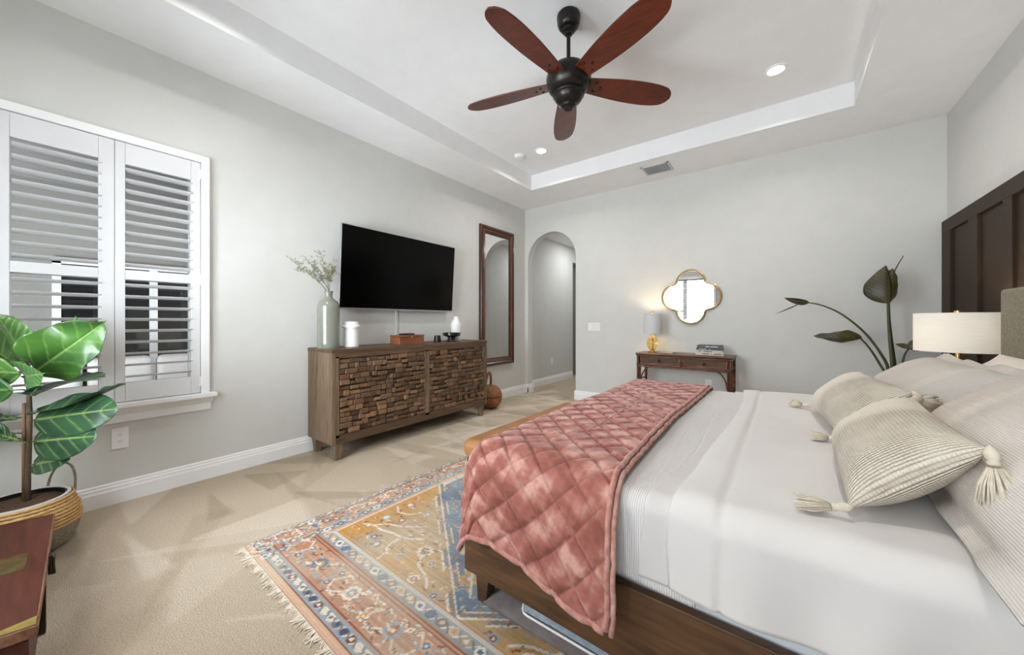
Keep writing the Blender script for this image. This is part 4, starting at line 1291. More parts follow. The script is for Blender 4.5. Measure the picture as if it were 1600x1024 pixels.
for (x, y) in ((2.44, 1.13), (2.44, 3.03), (4.36, 1.13), (4.36, 3.03)):
    m = M().hexa([(x + .006, y, .009), (x + .052, y, .009), (x + .052, y + .05, .009), (x + .006, y + .05, .009)], [(x - .002, y - .005, .16), (x + .076, y - .005, .16), (x + .076, y + .065, .16), (x - .002, y + .065, .16)])
    part('leg', m, BEDWOOD, bed, bevel=.003)
part('slat_base', M().box(2.438, 4.45, 1.122, 3.098, .27, .295), BEDWOOD, bed)
mt = part('mattress', M().box(2.46, 4.445, 1.135, 3.085, .297, .635), SHEETFAB, bevel=.05, seg=5)
tag(mt, 'white sheeted mattress on the walnut bed frame, its side showing under the bedding', 'mattress')

def drape(a, b, X0, Y0, Y1, zt, r, flare=.06):
    """points of a cloth laid over the bed top: a runs along the bed (falls over the foot X0), b across (falls over Y0 and Y1)"""
    xi, y0, y1 = X0 + r, Y0 + r, Y1 - r
    da = np.maximum(xi - a, 0); db0 = np.maximum(y0 - b, 0); db1 = np.maximum(b - y1, 0)
    db = db0 + db1; sg = np.where(db0 > 0, -1.0, 1.0)
    d = np.sqrt(da ** 2 + db ** 2) + 1e-9
    q = r * PI / 2
    off = np.where(d < q, r * np.sin(np.minimum(d, q) / r), r + (d - q) * flare)
    drop = np.where(d < q, r * (1 - np.cos(np.minimum(d, q) / r)), r + (d - q))
    x = np.minimum(np.maximum(a, xi), 99) - da / d * off * (da > 0)
    y = np.clip(b, y0, y1) + sg * db / d * off
    z = zt - drop
    side = np.clip((drop - r * .6) / .12, 0, 1)
    nrm = np.stack([-da / d * side, sg * db / d * side, 1 - side], -1)
    nrm /= np.linalg.norm(nrm, axis=-1, keepdims=True) + 1e-9
    return np.stack([x, y, z], -1), nrm, drop
def fbm(A, B, seed, sc, octv=4, stretch=(1, 1)):
    r = np.random.RandomState(seed); out = np.zeros_like(A)
    for o in range(octv):
        for _ in range(4):
            th = r.uniform(0, 2 * PI); f = sc * 2 ** o * r.uniform(.7, 1.3)
            out += np.sin((A * stretch[0] * math.cos(th) + B * stretch[1] * math.sin(th)) * f + r.uniform(0, 6.28)) / (2 ** o) / 4
    return out

# ribbed white coverlet
A, B = np.meshgrid(np.linspace(2.62, 3.285, 60), np.linspace(.855, 3.36, 300), indexing='ij')
P, N, D = drape(A, B, 2.2, 1.086, 3.13, .662, .055, .03)
P += N * (fbm(A, B, 31, 9)[..., None] * .0045)
P[..., 2] += (D > .1) * (.006 * np.sin(A * 9))
m = M().grid(P); m.uv = np.stack([A, B], -1)
t = part('ribbed_coverlet', m, ribbed('ribbed_cotton', S(222, 219, 216), S(200, 197, 194), 150, 'U', .5), smooth=True, solid=.006)
tag(t, 'white ribbed coverlet across the bed between the pink quilt and the duvet', 'coverlet')
# grey-white flat sheet turned back beneath the duvet edge
A, B = np.meshgrid(np.linspace(3.175, 3.40, 26), np.linspace(.865, 3.36, 260), indexing='ij')
A2 = A - .03 * np.clip((1.25 - B) / .4, -.4, 1) * (A < 3.30) + .012 * np.sin(B * 5) * (A < 3.3)
P, N, D = drape(A2, B, 2.2, 1.078, 3.135, .672, .055, .03)
P += N * (fbm(A, B, 33, 10)[..., None] * .004)
m = M().grid(P)
t = part('flat_sheet', m, GREYFAB, smooth=True, solid=.004)
tag(t, 'narrow strip of greyish flat sheet showing between the ribbed coverlet and the white duvet', 'sheet')
# duvet
A, B = np.meshgrid(np.linspace(3.255, 4.43, 120), np.linspace(.835, 3.40, 260), indexing='ij')
A2 = A + (.018 * np.sin(B * 3.1 + .6) - .035 * np.clip((1.3 - B) / .35, 0, 1)) * np.clip((3.6 - A) / .3, 0, 1)
P, N, D = drape(A2, B, 2.2, 1.060, 3.15, .695, .075, .035)
wr = fbm(A, B, 35, 5, 4) * .009 + fbm(A, B, 36, 16, 2, (1, .35)) * .0022
edge = np.clip((A - 3.255) / .05, 0, 1) ** .5
seam = -.007 * np.exp(-((A2 - 3.345) / .008) ** 2) + .004 * (A2 < 3.345)
P += N * ((wr * edge + seam + .012 * (edge - 1))[..., None])
fold = np.clip(D / .2, 0, 1) * .010 * np.sin(A * 21 + 1.2 * np.sin(A * 7))
P[..., 1] += np.where(B < 2, -1, 1) * fold
m = M().grid(P)
t = part('duvet', m, WHITEFAB, smooth=True, solid=.022)
tag(t, 'plain white duvet covering the bed from its turned edge up to the pillows', 'duvet')

# pink quilted velvet throw
A, B = np.meshgrid(np.linspace(2.345, 3.035, 160), np.linspace(.735, 3.47, 580), indexing='ij')
low_ = np.clip((1.3 - B) / .5, 0, 1)
A2 = A + low_ * .03 * (A - 2.3) / .7 + .014 * np.clip((B - 1.1) / 1, 0, 1) * np.sin(B * 2.6) * (A > 2.8) - .03 * np.clip((B - 1.2) / 1.6, 0, 1) * (A - 2.3) / .7
hem = .035 * np.sin((A - 2.33) * 7.5) ** 1 * low_
B2 = B + hem * np.clip((1.1 - B) / .3, 0, 1) - .0
P, N, D = drape(A2, B2, 2.392, 1.046, 3.175, .690, .13, .06)
sq = .094
p_, q_ = (A + B * 1.0) / math.sqrt(2) / sq, (A - B * 1.0) / math.sqrt(2) / sq
f1, f2 = np.abs(np.sin(PI * p_)), np.abs(np.sin(PI * q_))
puff = np.minimum(f1, f2); puff = 1 - (1 - np.clip(puff * 1.5, 0, 1)) ** 2.2
P += N * ((puff * .012 + fbm(A, B, 41, 7) * .006)[..., None])
P[..., 1] -= np.clip((D - .1) / .3, 0, 1) * (.022 * np.sin(A * 8.5 + .4) + .010) * (B < 2)
sheen_ = fbm(A, B, 43, 24, 5) * .75 + .7 * fbm(A, B, 44, 70, 4)  # velvet sheen painted in as random pale and deep patches
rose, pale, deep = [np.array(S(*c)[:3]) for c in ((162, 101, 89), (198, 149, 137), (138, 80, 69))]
kp = np.clip(sheen_ * 1.1 - .05, -1, 1)[..., None]
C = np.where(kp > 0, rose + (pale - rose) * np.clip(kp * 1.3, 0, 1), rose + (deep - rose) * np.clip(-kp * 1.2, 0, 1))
C = C * (1 - .28 * np.exp(-(np.minimum(f1, f2) / .10) ** 2))[..., None]  # seams darkened in the colour, as shade in the creases
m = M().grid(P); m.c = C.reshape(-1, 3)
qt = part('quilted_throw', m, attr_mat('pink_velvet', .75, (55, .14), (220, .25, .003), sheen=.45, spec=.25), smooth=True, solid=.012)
tag(qt, 'dusty pink diamond-quilted velvet throw over the foot of the bed', 'throw')
PIPE = plain('pink_binding', S(192, 142, 131), .85, sheen=.3, var=S(166, 108, 97), vs=45, bmp=(160, .6, .004))
bot = [P[i, 0] + np.array((0, -.002, 0)) for i in range(0, 160, 3)]
rgt = [P[159, j] + np.array((.004, 0, .004)) for j in range(0, 580, 4)]
rgt2 = [P[159, j] + np.array((.020, .004, -.008)) for j in range(0, 580, 4)]
part('bottom_binding', M().tube(bot, .0095, 8), PIPE, qt, smooth=True)
part('side_binding', M().tube(rgt, .009, 8), PIPE, qt, smooth=True)
part('underside_edge', M().tube(rgt2, .0085, 8), plain('throw_reverse', S(198, 160, 146), .85, var=S(168, 112, 100), vs=40), qt, smooth=True)

# pillows -----------------------------------------------------------
def cushion(L, Hh, T, nu, nv, pinch=.10, flange=0.0, corner=.0):
    """closed pillow in local axes (x along L, y along H, z thickness); returns verts grid for front and back"""
    us = np.sin(np.linspace(-PI / 2, PI / 2, nu)) * .35 + np.linspace(-1, 1, nu) * .65
    vs_ = np.sin(np.linspace(-PI / 2, PI / 2, nv)) * .35 + np.linspace(-1, 1, nv) * .65
    Ug, Vg = np.meshgrid(us, vs_, indexing='ij')
    X = L / 2 * Ug * (1 - pinch * (1 - Vg ** 2) * np.abs(Ug) ** 3)
    Y = Hh / 2 * Vg * (1 - pinch * (1 - Ug ** 2) * np.abs(Vg) ** 3 * .8)
    ue, ve = np.clip(np.abs(Ug), 0, 1), np.clip(np.abs(Vg), 0, 1)
    if flange:
        fu, fv = flange / (L / 2), flange / (Hh / 2)
        ue = np.clip(ue / (1 - fu), 0, 1); ve = np.clip(ve / (1 - fv), 0, 1)
    Z = T / 2 * ((1 - ue ** 2.6) * (1 - ve ** 2.6)) ** .62 + .003
    return Ug, Vg, X, Y, Z
def pillow(name, label, cat, c, ex, ey, L, Hh, T, mat, nu=70, nv=40, pinch=.10, flange=0.0, disp=None, col=None, wr=.006, seed=0, group=None, sag=0.0):
    c, ex, ey = Vector(c), Vector(ex).normalized(), Vector(ey)
    ey = (ey - ex * ey.dot(ex)).normalized(); ez = ex.cross(ey)
    if ez.z < 0: ez = -ez
    Ug, Vg, X, Y, Z = cushion(L, Hh, T, nu, nv, pinch, flange)
    W_ = fbm(X, Y, seed, 12, 3) * wr * np.clip(Z / (T * .3), 0, 1)
    Yw = Y - sag * np.cos(Ug * PI / 2) * (Vg + 1) / 2
    m = M()
    for s in (1, -1):
        zz = s * (Z + W_)
        if disp is not None and s == 1: zz = zz + disp(Ug, Vg, X, Y)
        if flange and s == 1: zz = zz + .01 * np.sin(X * 24 + seed) * np.clip(1 - Z / .03, 0, 1)
        if flange and s == -1: zz = zz + .01 * np.sin(X * 24 + seed) * np.clip(1 - Z / .03, 0, 1)
        P = (np.array(c)[None, None] + X[..., None] * np.array(ex) + Yw[..., None] * np.array(ey) + zz[..., None] * np.array(ez))
        m.grid(P)
    uv1 = np.stack([Ug * L / 2, Vg * Hh / 2], -1).reshape(-1, 2)
    m.uv = np.concatenate([uv1, uv1])
    # sew both faces along the edge
    n = nu * nv
    e = [(i, 0) for i in range(nu)] + [(nu - 1, j) for j in range(1, nv)] + [(i, nv - 1) for i in range(nu - 2, -1, -1)] + [(0, j) for j in range(nv - 2, 0, -1)]
    for k in range(len(e)):
        (a, b), (a2, b2) = e[k], e[(k + 1) % len(e)]
        m.f.append((a * nv + b, a2 * nv + b2, n + a2 * nv + b2, n + a * nv + b))
    if col is not None:
        c1 = col(Ug, Vg, X, Y).reshape(-1, 3); m.c = np.concatenate([c1, c1])
    t = thing(name, label, cat, c - Vector((0, 0, Hh * .3)), 0, group)
    part('cover', m, mat, t, smooth=True)
    return t, c, ex, ey, ez

def knit_mat():
    m, nt, b = nodes('knit_wool')
    tc = nt.nodes.new('ShaderNodeTexCoord'); uv = tc.outputs['UV']
    def wave(axis, period, dist):
        w = nt.nodes.new('ShaderNodeTexWave'); w.wave_type = 'BANDS'; w.bands_direction = axis
        w.inputs['Scale'].default_value = 2 * PI / 20.0 / period
        w.inputs['Distortion'].default_value = dist; w.inputs['Detail'].default_value = 1.5; w.inputs['Detail Scale'].default_value = .6
        nt.links.new(uv, w.inputs['Vector']); return w.outputs['Fac']
    rows, sts = wave('X', .0072, .9), wave('Y', .0085, .8)
    def math_(op, x, y):
        n = nt.nodes.new('ShaderNodeMath'); n.operation = op
        for i, v in enumerate((x, y)):
            if isinstance(v, (int, float)): n.inputs[i].default_value = v
            else: nt.links.new(v, n.inputs[i])
        return n.outputs[0]
    h = math_('MULTIPLY', math_('POWER', rows, .6), math_('ADD', math_('MULTIPLY', sts, .5), .5))
    sx = nt.nodes.new('ShaderNodeSeparateXYZ'); nt.links.new(uv, sx.inputs[0])
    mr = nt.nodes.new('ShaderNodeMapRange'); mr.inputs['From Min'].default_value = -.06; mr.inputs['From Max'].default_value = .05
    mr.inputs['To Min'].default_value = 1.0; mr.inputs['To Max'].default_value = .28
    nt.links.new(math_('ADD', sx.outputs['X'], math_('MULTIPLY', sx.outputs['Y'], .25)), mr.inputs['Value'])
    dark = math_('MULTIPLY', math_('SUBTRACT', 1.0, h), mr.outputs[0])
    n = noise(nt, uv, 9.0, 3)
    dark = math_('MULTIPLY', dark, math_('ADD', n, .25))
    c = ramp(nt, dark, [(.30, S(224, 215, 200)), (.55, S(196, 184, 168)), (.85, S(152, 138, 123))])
    nt.links.new(c, b.inputs['Base Color'])
    b.inputs['Roughness'].default_value = .95; setin(b, 'Specular IOR Level', .08)
    bump(nt, b, math_('MULTIPLY', h, mr.outputs[0]), .8, .006)
    return m
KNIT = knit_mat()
TASSEL = plain('tassel_cotton', S(216, 206, 188), .95, var=S(196, 184, 164), vs=60)
def tassel(parent, p, d, L=.085, seed=0, spread=.38):
    p, d = Vector(p), Vector(d).normalized()
    rng = np.random.RandomState(seed)
    m = M(); m.lathe([(.003, -.008), (.009, 0), (.012, .008), (.011, .017), (.008, .022), (.010, .026), (.009, .031), (0, .033)], p, 16, d)
    q = p + d * .036; a = d.orthogonal().normalized(); b = d.cross(a)
    for k in range(150):
        th = rng.uniform(0, 2 * PI); r = math.sqrt(rng.rand())
        o = a * math.cos(th) * r + b * math.sin(th) * r
        l_ = L * rng.uniform(.82, 1.06)
        mid = q + d * l_ * .5 + o * (.010 + spread * l_ * .46)
        end = q + d * l_ + o * (.010 + spread * l_ * .72)
        for v in (mid, end):
            v.z = max(v.z, .705)
        m.tube([q + o * .010, mid, end], [.0016, .0017, .0013], 5)
    part('tassel', m, TASSEL, parent, smooth=True)
def knit(label, c, ex, ey, tas, seed):
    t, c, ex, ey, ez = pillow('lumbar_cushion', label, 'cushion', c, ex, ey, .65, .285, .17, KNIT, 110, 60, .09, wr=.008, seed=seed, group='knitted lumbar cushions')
    for (su, sv, d, L) in tas:
        p = c + ex * su * .325 + ey * sv * .1425
        tassel(t, p, d, L, seed + int(su * 3 + sv * 7), .62)
    return t
ST = (.70, 0, .72)
knit('cream and taupe knitted lumbar cushion with tassels, nearest one on the duvet', (3.722, 1.52, .822), (.03, 1, 0), (.75, 0, .66),
     [(-1, 1, (.12, -.12, -1), .075), (-1, -1, (-.8, .1, -.25), .065), (1, 1, (.5, .6, -.2), .05)], 51)
knit('cream knitted lumbar cushion with tassels behind the nearest knitted one, on the far side', (3.722, 2.25, .822), (-.10, 1, 0), (.72, 0, .69),
     [(-1, 1, (.5, -.3, -.6), .04), (1, -1, (-.8, .4, -.1), .05), (-1, -1, (-.8, .1, -.2), .05)], 57)
RIBP = ribbed('ribbed_sham', S(212, 201, 190), S(196, 186, 176), 185, 'V', .4, (.2, .7),
              zones=((.13, S(210, 200, 191), S(207, 197, 188)), (.07, S(211, 201, 191), S(193, 184, 176)), (-.24, S(208, 200, 191), S(205, 196, 187)), (-.29, S(207, 200, 192), S(189, 183, 176))))
RIBB = ribbed('ribbed_sham_blue', S(226, 224, 221), S(188, 190, 194), 78, 'V', .6, (.30, .62))
pillow('pillow_sham', 'large cream ribbed pillow sham leaning nearest the camera behind the knitted cushion', 'pillow', (3.985, 1.44, .885), (0.02, 1, 0), (.70, 0, .62), 1.0, .54, .22, RIBP, 90, 56, .03, .045, seed=61, wr=.012, group='ribbed pillow shams', sag=.02)
pillow('pillow_sham', 'cream ribbed pillow sham leaning on the far side below the bedside lamp', 'pillow', (3.985, 2.50, .855), (-.03, 1, 0), (.72, 0, .60), .92, .50, .22, RIBP, 90, 56, .03, .045, seed=63, wr=.012, group='ribbed pillow shams', sag=.02)
pillow('bed_pillow', 'plain cream bed pillow behind the far sham, against the headboard', 'pillow', (4.26, 2.57, .83), (0, 1, 0), (.45, 0, .8), .85, .42, .20, CREAMFAB, 50, 36, .06, seed=65, wr=.01, group='plain bed pillows')
pillow('bed_pillow', 'pale blue-grey bed pillow behind the large near sham, against the headboard', 'pillow', (4.26, 1.66, .84), (0, 1, 0), (.45, 0, .8), .88, .42, .20, plain('bluegrey_cotton', S(206, 210, 210), .9, var=S(180, 190, 192), vs=14), 50, 36, .06, seed=67, wr=.01, group='plain bed pillows')

# bench at the foot of the bed
bn = thing('bench', 'tan leather bench with rounded cushion standing at the foot of the bed', 'bench', (2.145, 2.2, .009))
part('cushion', M().box(1.912, 2.325, 1.562, 2.86, .36, .475), LEATHER, bn, bevel=.05, seg=5)
part('frame', M().box(1.94, 2.30, 1.59, 2.83, .32, .362), BEDWOOD, bn, bevel=.005)
for x in (1.95, 2.25):
    for y in (1.60, 2.77):
        part('leg', M().box(x, x + .04, y, y + .04, .009, .322), BEDWOOD, bn, bevel=.003)

# under-bed storage bag
bag = thing('storage_bag', 'grey fabric storage bag with clear zipped top pushed under the bed', 'storage bag', (3.0, 1.45, .009))
BAGF = plain('grey_canvas', S(124, 114, 112), .95, var=S(106, 98, 96), vs=30)
prof = [(1.128, .010), (1.122, .022), (1.126, .036), (1.142, .046), (1.18, .058), (1.30, .075), (1.50, .088), (1.80, .088), (1.86, .06), (1.86, .010)]
xs = np.concatenate([[2.478, 2.482, 2.50, 2.54], np.linspace(2.6, 3.72, 22), [3.76, 3.78]])
P = np.zeros((len(xs), len(prof), 3))
for i, x in enumerate(xs):
    e = min(1, (x - 2.478) / .05 + .25, (3.78 - x) / .05 + .25)
    for j, (y, z) in enumerate(prof):
        P[i, j] = (x, y + .006 * math.sin(x * 17) * (z > .03), .010 + (z - .010) * e)
m = M().grid(P, closed_v=True); m.f.append(tuple(range(len(prof)))); m.f.append(tuple(range(len(m.v) - 1, len(m.v) - 1 - len(prof), -1)))
part('body', m, BAGF, bag, smooth='auto')
CLEAR = plain('clear_plastic_over_linen', S(166, 184, 198), .12, var=S(206, 216, 222), vs=40, spec=.6, bmp=(60, .5, .006))
m = M(); Q = np.zeros((30, 10, 3))
for i in range(30):
    x = 2.66 + 1.05 * i / 29
    for j in range(10):
        y = 1.152 + .5 * j / 9
        z = np.interp(y, [q[0] for q in prof[3:8]], [q[1] for q in prof[3:8]]) + .007 + .0015 * math.sin(x * 14 + j * .7)
        Q[i, j] = (x, y, z)
part('clear_window', m.grid(Q), CLEAR, bag, smooth=True)
pp = [(2.652, y, np.interp(y, [q[0] for q in prof[3:8]], [q[1] for q in prof[3:8]]) + .006) for y in (1.5, 1.4, 1.3, 1.22, 1.18)] + [(2.658, 1.160, .054), (2.672, 1.149, .051), (2.69, 1.146, .0505)] + [(x, 1.146, .0505) for x in np.linspace(2.74, 3.7, 14)]
part('piping', M().tube(pp, .0048, 8), WHITECER, bag, smooth=True)

# nightstand and bedside lamp on the far side of the bed
ns = thing('nightstand', 'dark wooden nightstand hidden behind the pillows on the far side of the bed', 'nightstand', (4.36, 3.66, 0))
part('cabinet', M().box(4.13, 4.59, 3.42, 3.90, .14, .60), BEDWOOD, ns, bevel=.004)
part('top', M().box(4.12, 4.60, 3.41, 3.91, .60, .625), BEDWOOD, ns, bevel=.004)
for z0 in (.17, .385):
    d = part('drawer', M().box(4.115, 4.13, 3.44, 3.88, z0, z0 + .195), BEDWOOD, ns, bevel=.003)
    part('knob', M().lathe([(.005, 0), (.006, .012), (.014, .02), (.012, .028), (0, .03)], (4.115, 3.66, z0 + .1), 16, (-1, 0, 0)), BRASS, d, smooth=True)
for x in (4.16, 4.54):
    for y in (3.45, 3.85):
        part('leg', M().lathe([(.014, 0), (.022, .14)], (x, y, 0), 14), BEDWOOD, ns, smooth='auto')
bx, by, bz = 4.385, 3.655, .625
bl = thing('bedside_lamp', 'large lit bedside lamp with a wide white drum shade beside the headboard', 'lamp', (bx, by, bz))
CRYST = plain('crystal', (.95, .95, .95, 1), .03, spec=.6); CRYST.node_tree.nodes['Principled BSDF'].inputs['Transmission Weight'].default_value = .8
part('base', M().lathe([(0, bz), (.075, bz), (.075, bz + .015), (.06, bz + .02), (0, bz + .02)], (bx, by, 0), 36), BRASS, bl, smooth='auto')
part('crystal_column', M().lathe([(.035, bz + .02), (.05, bz + .06), (.05, bz + .16), (.03, bz + .21)], (bx, by, 0), 10), CRYST, bl)
part('neck', M().lathe([(.034, bz + .205), (.034, bz + .222), (.023, bz + .226), (.023, bz + .285), (.011, bz + .29), (.011, bz + .40), (0, bz + .40)], (bx, by, 0), 28), BRASS, bl, smooth='auto')
part('lamp_shade', M().lathe([(.196, .985), (.198, .985), (.198, 1.237), (.196, 1.237), (.196, .985)], (bx, by, 0), 72), shade_mat('white_drum_shade', S(244, 243, 240), .45), bl, smooth='auto')
m = M()
for a in (.3, .3 + 2 * PI / 3, .3 + 4 * PI / 3): m.tube([(bx, by, 1.222), (bx + .195 * math.cos(a), by + .195 * math.sin(a), 1.228)], .0022, 6)
m.tube([(bx, by, 1.02), (bx, by, 1.225)], .004, 8)
part('shade_spider', m, BRASS, bl)
part('finial', M().lathe([(0, 1.222), (.006, 1.222), (.006, 1.237), (.018, 1.238), (.018, 1.252), (0, 1.253)], (bx, by, 0), 20), BRASS, bl, smooth='auto')
part('bulb', M().lathe([(0, 1.03), (.014, 1.035), (.03, 1.08), (.026, 1.115), (0, 1.13)], (bx - .05, by, 0), 20), plain('bulb_glow_bedside', (1, .88, .7, 1), .5, emit=(1, .8, .55, 1), es=20), bl, smooth=True)
point('bedside_lamp_light', (bx - .055, by - .01, 1.09), 44, (1, .95, .89), .035)

# ------------------------------------------------------------------ wooden chest, lower left
ch0, chE, chF, chz = Vector((.590, .067, 0)), Vector((.9983, -.0576, 0)), Vector((-.2, -.98, 0)), .232
up = Vector((0, 0, 1))
chest = thing('wooden_chest', 'low worn red-brown wooden chest with metal latches on the carpet at the front window', 'chest', ch0 + chE * .5 + chF * .25)
def cquad(s0, s1, w0, w1, z0, z1):
    c = lambda s, w, z: ch0 + chE * s + chF * w + up * z
    return M().hexa([c(s0, w0, z0), c(s1, w0, z0), c(s1, w1, z0), c(s0, w1, z0)], [c(s0, w0, z1), c(s1, w0, z1), c(s1, w1, z1), c(s0, w1, z1)])
part('body', cquad(.012, 1.0, .014, .46, .002, chz - .05), CHESTWOOD, chest, bevel=.003)
lid = part('lid', cquad(0, 1.02, 0, .48, chz - .038, chz), CHESTWOOD, chest, bevel=.004)
EDGE = wood('chest_worn_edge', S(80, 48, 34), S(120, 80, 60), S(150, 110, 86), 'X', 1.0, .5)
part('edge_strip', cquad(-.002, 1.022, -.004, .004, chz - .036, chz - .002), EDGE, lid, bevel=.001)
part('edge_strip', cquad(1.016, 1.024, -.002, .482, chz - .036, chz - .002), EDGE, lid, bevel=.001)
part('corner_patch', M().prism([(0, 0), (.05, 0), (.02, .10), (.0, .12)], ch0 + chE * 1.018 + up * (chz + .0004), -chE, chF, up * .0012), plain('worn_yellow', S(150, 128, 58), .5, var=S(118, 104, 50), vs=30), lid)
part('painted_patch', cquad(.42, .58, .05, .19, chz, chz + .0012), plain('worn_green_paint', S(88, 84, 34), .5, var=S(74, 42, 28), vs=22), lid)
LATCH = plain('old_iron', S(74, 66, 54), .45, .7)
for s in (.46,):
    lt = part('latch', cquad(s, s + .035, -.012, -.002, chz - .085, chz - .008), LATCH, chest, bevel=.002)
    part('latch_hook', M().tube([ch0 + chE * (s + .017) + chF * -.016 + up * z for z in (chz - .015, chz - .05, chz - .09)], [.006, .004, .007], 8), LATCH, lt, smooth=True)
part('side_strap', cquad(.62, .66, -.004, .014, .004, chz - .05), LATCH, chest)

# ------------------------------------------------------------------ fiddle-leaf fig in its basket
fx, fy = .355, -.03
STRAW = [S(216, 180, 124), S(204, 164, 106), S(224, 192, 140), S(192, 150, 94)]
GREYW = [S(152, 142, 122), S(136, 126, 108), S(164, 154, 134), S(124, 114, 98)]
bk = thing('woven_basket', 'two-tone straw and grey woven basket holding the fig tree by the left window', 'basket', (fx, fy, 0))
def bprof(n, z0, z1):
    out = []
    for i in range(n):
        z = z0 + (z1 - z0) * i / (n - 1)
        r = np.interp(z, [0, .02, .08, .14, .19, .235, .27], [.150, .172, .192, .197, .190, .172, .165])
        out.append((r, z))
    return out
part('lower_weave', weave_lathe([(.0005, .003)] + bprof(26, .002, .118), (fx, fy), 150, GREYW, amp=.0016), WICKER, bk, smooth=True)
part('upper_weave', weave_lathe(bprof(30, .118, .262), (fx, fy), 150, STRAW, amp=.0022), WICKER, bk, smooth=True)
STRAWM = plain('straw_rope', S(212, 174, 116), .8, var=S(184, 142, 88), vs=60)
for k in range(9):
    z = .128 + k * .016
    r = np.interp(z, [0, .02, .08, .14, .19, .235, .27], [.150, .172, .192, .197, .190, .172, .165]) + .003
    part('coil', M().tube([(fx + r * math.cos(a), fy + r * math.sin(a), z) for a in np.linspace(0, 2 * PI, 60, endpoint=False)], .0062, 8, True), STRAWM, bk, smooth=True)
HAND = plain('twine_handle', S(150, 134, 108), .8, var=S(98, 88, 76), vs=50)
for a in (math.radians(128), math.radians(308)):
    c = Vector((fx + .165 * math.cos(a), fy + .165 * math.sin(a), .235)); tn = Vector((-math.sin(a), math.cos(a), 0))
    if a > 3: tn = tn
    od = Vector((math.cos(a), math.sin(a), 0))
    pts = [c + tn * .075 * math.cos(b) + up * (.15 * math.sin(b) ** .8) + od * .02 * math.sin(b) for b in np.linspace(.02, PI - .02, 18)]
    part('handle', M().tube(pts, .0055, 8), HAND, bk, smooth=True)
FP = Vector((fx, fy, 0))
fig = thing('fig_tree', 'fiddle-leaf fig tree with big green leaves potted in the woven basket by the window', 'potted tree', (fx, fy, .012))
part('pot_rim', M().lathe([(.12, .015), (.157, .255), (.163, .258), (.163, .268), (.15, .268), (.148, .255), (.115, .02), (0, .018), (0, .015)], FP, 48), plain('white_pot', S(214, 210, 202), .6), fig, smooth='auto')
part('liner', M().lathe([(.143, .265), (.149, .265), (.147, .240), (.142, .240), (.143, .265)], FP, 48), BLACK, fig, smooth='auto')
part('soil', M().lathe([(0, .250), (.08, .250), (.145, .246), (.145, .21), (0, .21)], FP, 40), plain('brown_soil', S(92, 66, 48), .95, bmp=(60, 1.0, .02)), fig, smooth=True)
RT, FW = Vector((.7986, .6018, 0)), Vector((-.6018, .7986, 0))
T0 = Vector((.338, -.012, 0))
def tp(lat, z, dep=0.0): return T0 + RT * lat + FW * dep + up * z
BARK = plain('fig_bark', S(96, 74, 50), .8, var=S(52, 44, 32), vs=26, vstretch=(1, 1, .3))
part('trunk', M().tube([tp(0, .215), tp(.002, .38), tp(.008, .55), tp(.012, .70), tp(.008, .82), tp(.0, .95), tp(-.005, 1.08)], [.0115, .011, .0105, .010, .009, .007, .004], 10), BARK, fig, smooth=True)
part('support_stake', M().tube([tp(-.012, .215, -.006), tp(-.008, .50, -.008), tp(-.004, .76, -.010)], .0065, 8), plain('stake', S(112, 80, 52), .7), fig, smooth=True)
FLEAF = attr_mat('fig_leaf', .3, (24, .14), spec=.5, coat=.1, transl=.12)
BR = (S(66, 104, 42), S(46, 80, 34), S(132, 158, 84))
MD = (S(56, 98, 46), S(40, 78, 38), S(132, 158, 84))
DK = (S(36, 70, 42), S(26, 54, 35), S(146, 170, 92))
def fleaf(zb, tip, side, w, cols, lb=.0, dep0=0.0, shape='fiddle', **k):
    b = tp(lb, zb, dep0)
    tip = tp(*tip); d = (tip - b).normalized()
    bs = b + d * .035
    part('petiole', M().tube([tp(.008, zb - .02), b, bs + d * .02], [.0045, .0035, .003], 6), DSTEM, fig, smooth=True)
    kw = dict(bend=.05, cup=.18, wav=.012); kw.update(k)
    part('leaf', leaf_mesh(bs, tip, side, w, cols=cols, shape=shape, **kw), FLEAF, fig, smooth=True, solid=.0015)
vU = up; vD = FW
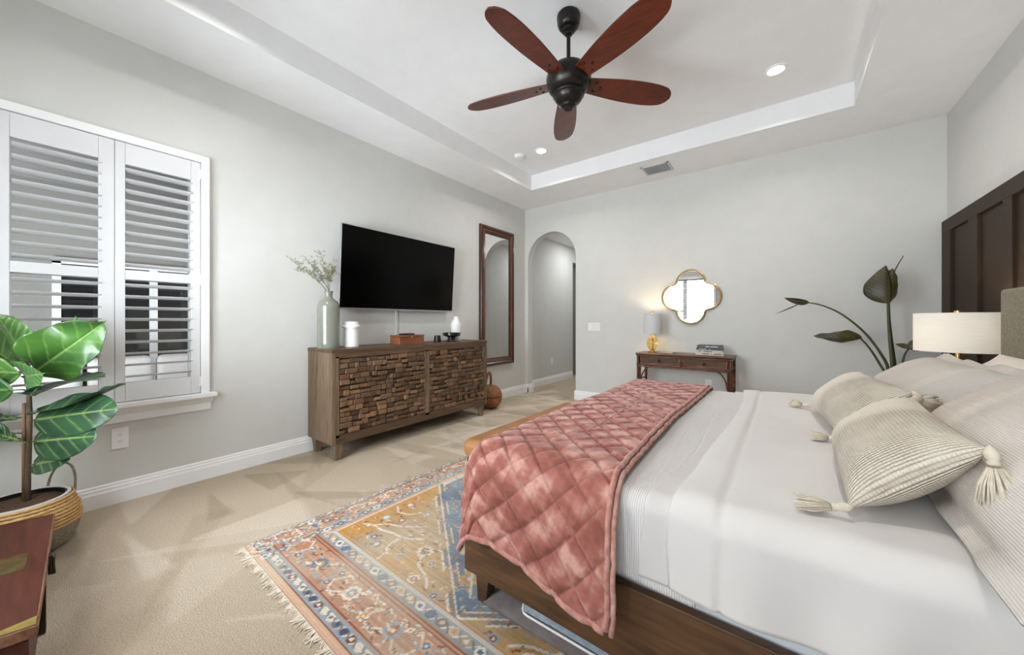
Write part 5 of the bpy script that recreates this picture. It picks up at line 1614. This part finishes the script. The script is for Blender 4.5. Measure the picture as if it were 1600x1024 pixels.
fleaf(.895, (.385, 1.185, .02), -RT * .55 + up * .8 - FW * .35, .30, BR, seed=1, wav=.045, cup=.1, bend=-.02, fold=.25, shape='ovate', nveins=5)
fleaf(.93, (-.09, 1.225, -.06), RT * .9 + up * .1 - FW * .1, .22, BR, seed=2, wav=.022, cup=.3, shape='ovate')
fleaf(.94, (.06, 1.21, .16), RT * .95 + up * .1 + FW * .1, .26, BR, seed=14, wav=.024, shape='ovate', cup=.3)
fleaf(.93, (-.36, 1.10, .03), up * .8 + FW * .45, .30, BR, seed=12, wav=.02)
fleaf(.925, (-.30, .93, -.17), up * .85 - FW * .35, .17, BR, seed=3, wav=.012, lb=.11, dep0=-.07, shape='ovate', cup=.1)
fleaf(.84, (-.30, .84, -.17), up * .95 - FW * .2, .16, MD, seed=4, lb=.07, dep0=-.07, wav=.010, shape='ovate')
fleaf(.90, (.24, .93, -.12), up * .9 - FW * .3, .20, MD, seed=16, wav=.014, shape='ovate', cup=.25, lb=.01, dep0=-.03)
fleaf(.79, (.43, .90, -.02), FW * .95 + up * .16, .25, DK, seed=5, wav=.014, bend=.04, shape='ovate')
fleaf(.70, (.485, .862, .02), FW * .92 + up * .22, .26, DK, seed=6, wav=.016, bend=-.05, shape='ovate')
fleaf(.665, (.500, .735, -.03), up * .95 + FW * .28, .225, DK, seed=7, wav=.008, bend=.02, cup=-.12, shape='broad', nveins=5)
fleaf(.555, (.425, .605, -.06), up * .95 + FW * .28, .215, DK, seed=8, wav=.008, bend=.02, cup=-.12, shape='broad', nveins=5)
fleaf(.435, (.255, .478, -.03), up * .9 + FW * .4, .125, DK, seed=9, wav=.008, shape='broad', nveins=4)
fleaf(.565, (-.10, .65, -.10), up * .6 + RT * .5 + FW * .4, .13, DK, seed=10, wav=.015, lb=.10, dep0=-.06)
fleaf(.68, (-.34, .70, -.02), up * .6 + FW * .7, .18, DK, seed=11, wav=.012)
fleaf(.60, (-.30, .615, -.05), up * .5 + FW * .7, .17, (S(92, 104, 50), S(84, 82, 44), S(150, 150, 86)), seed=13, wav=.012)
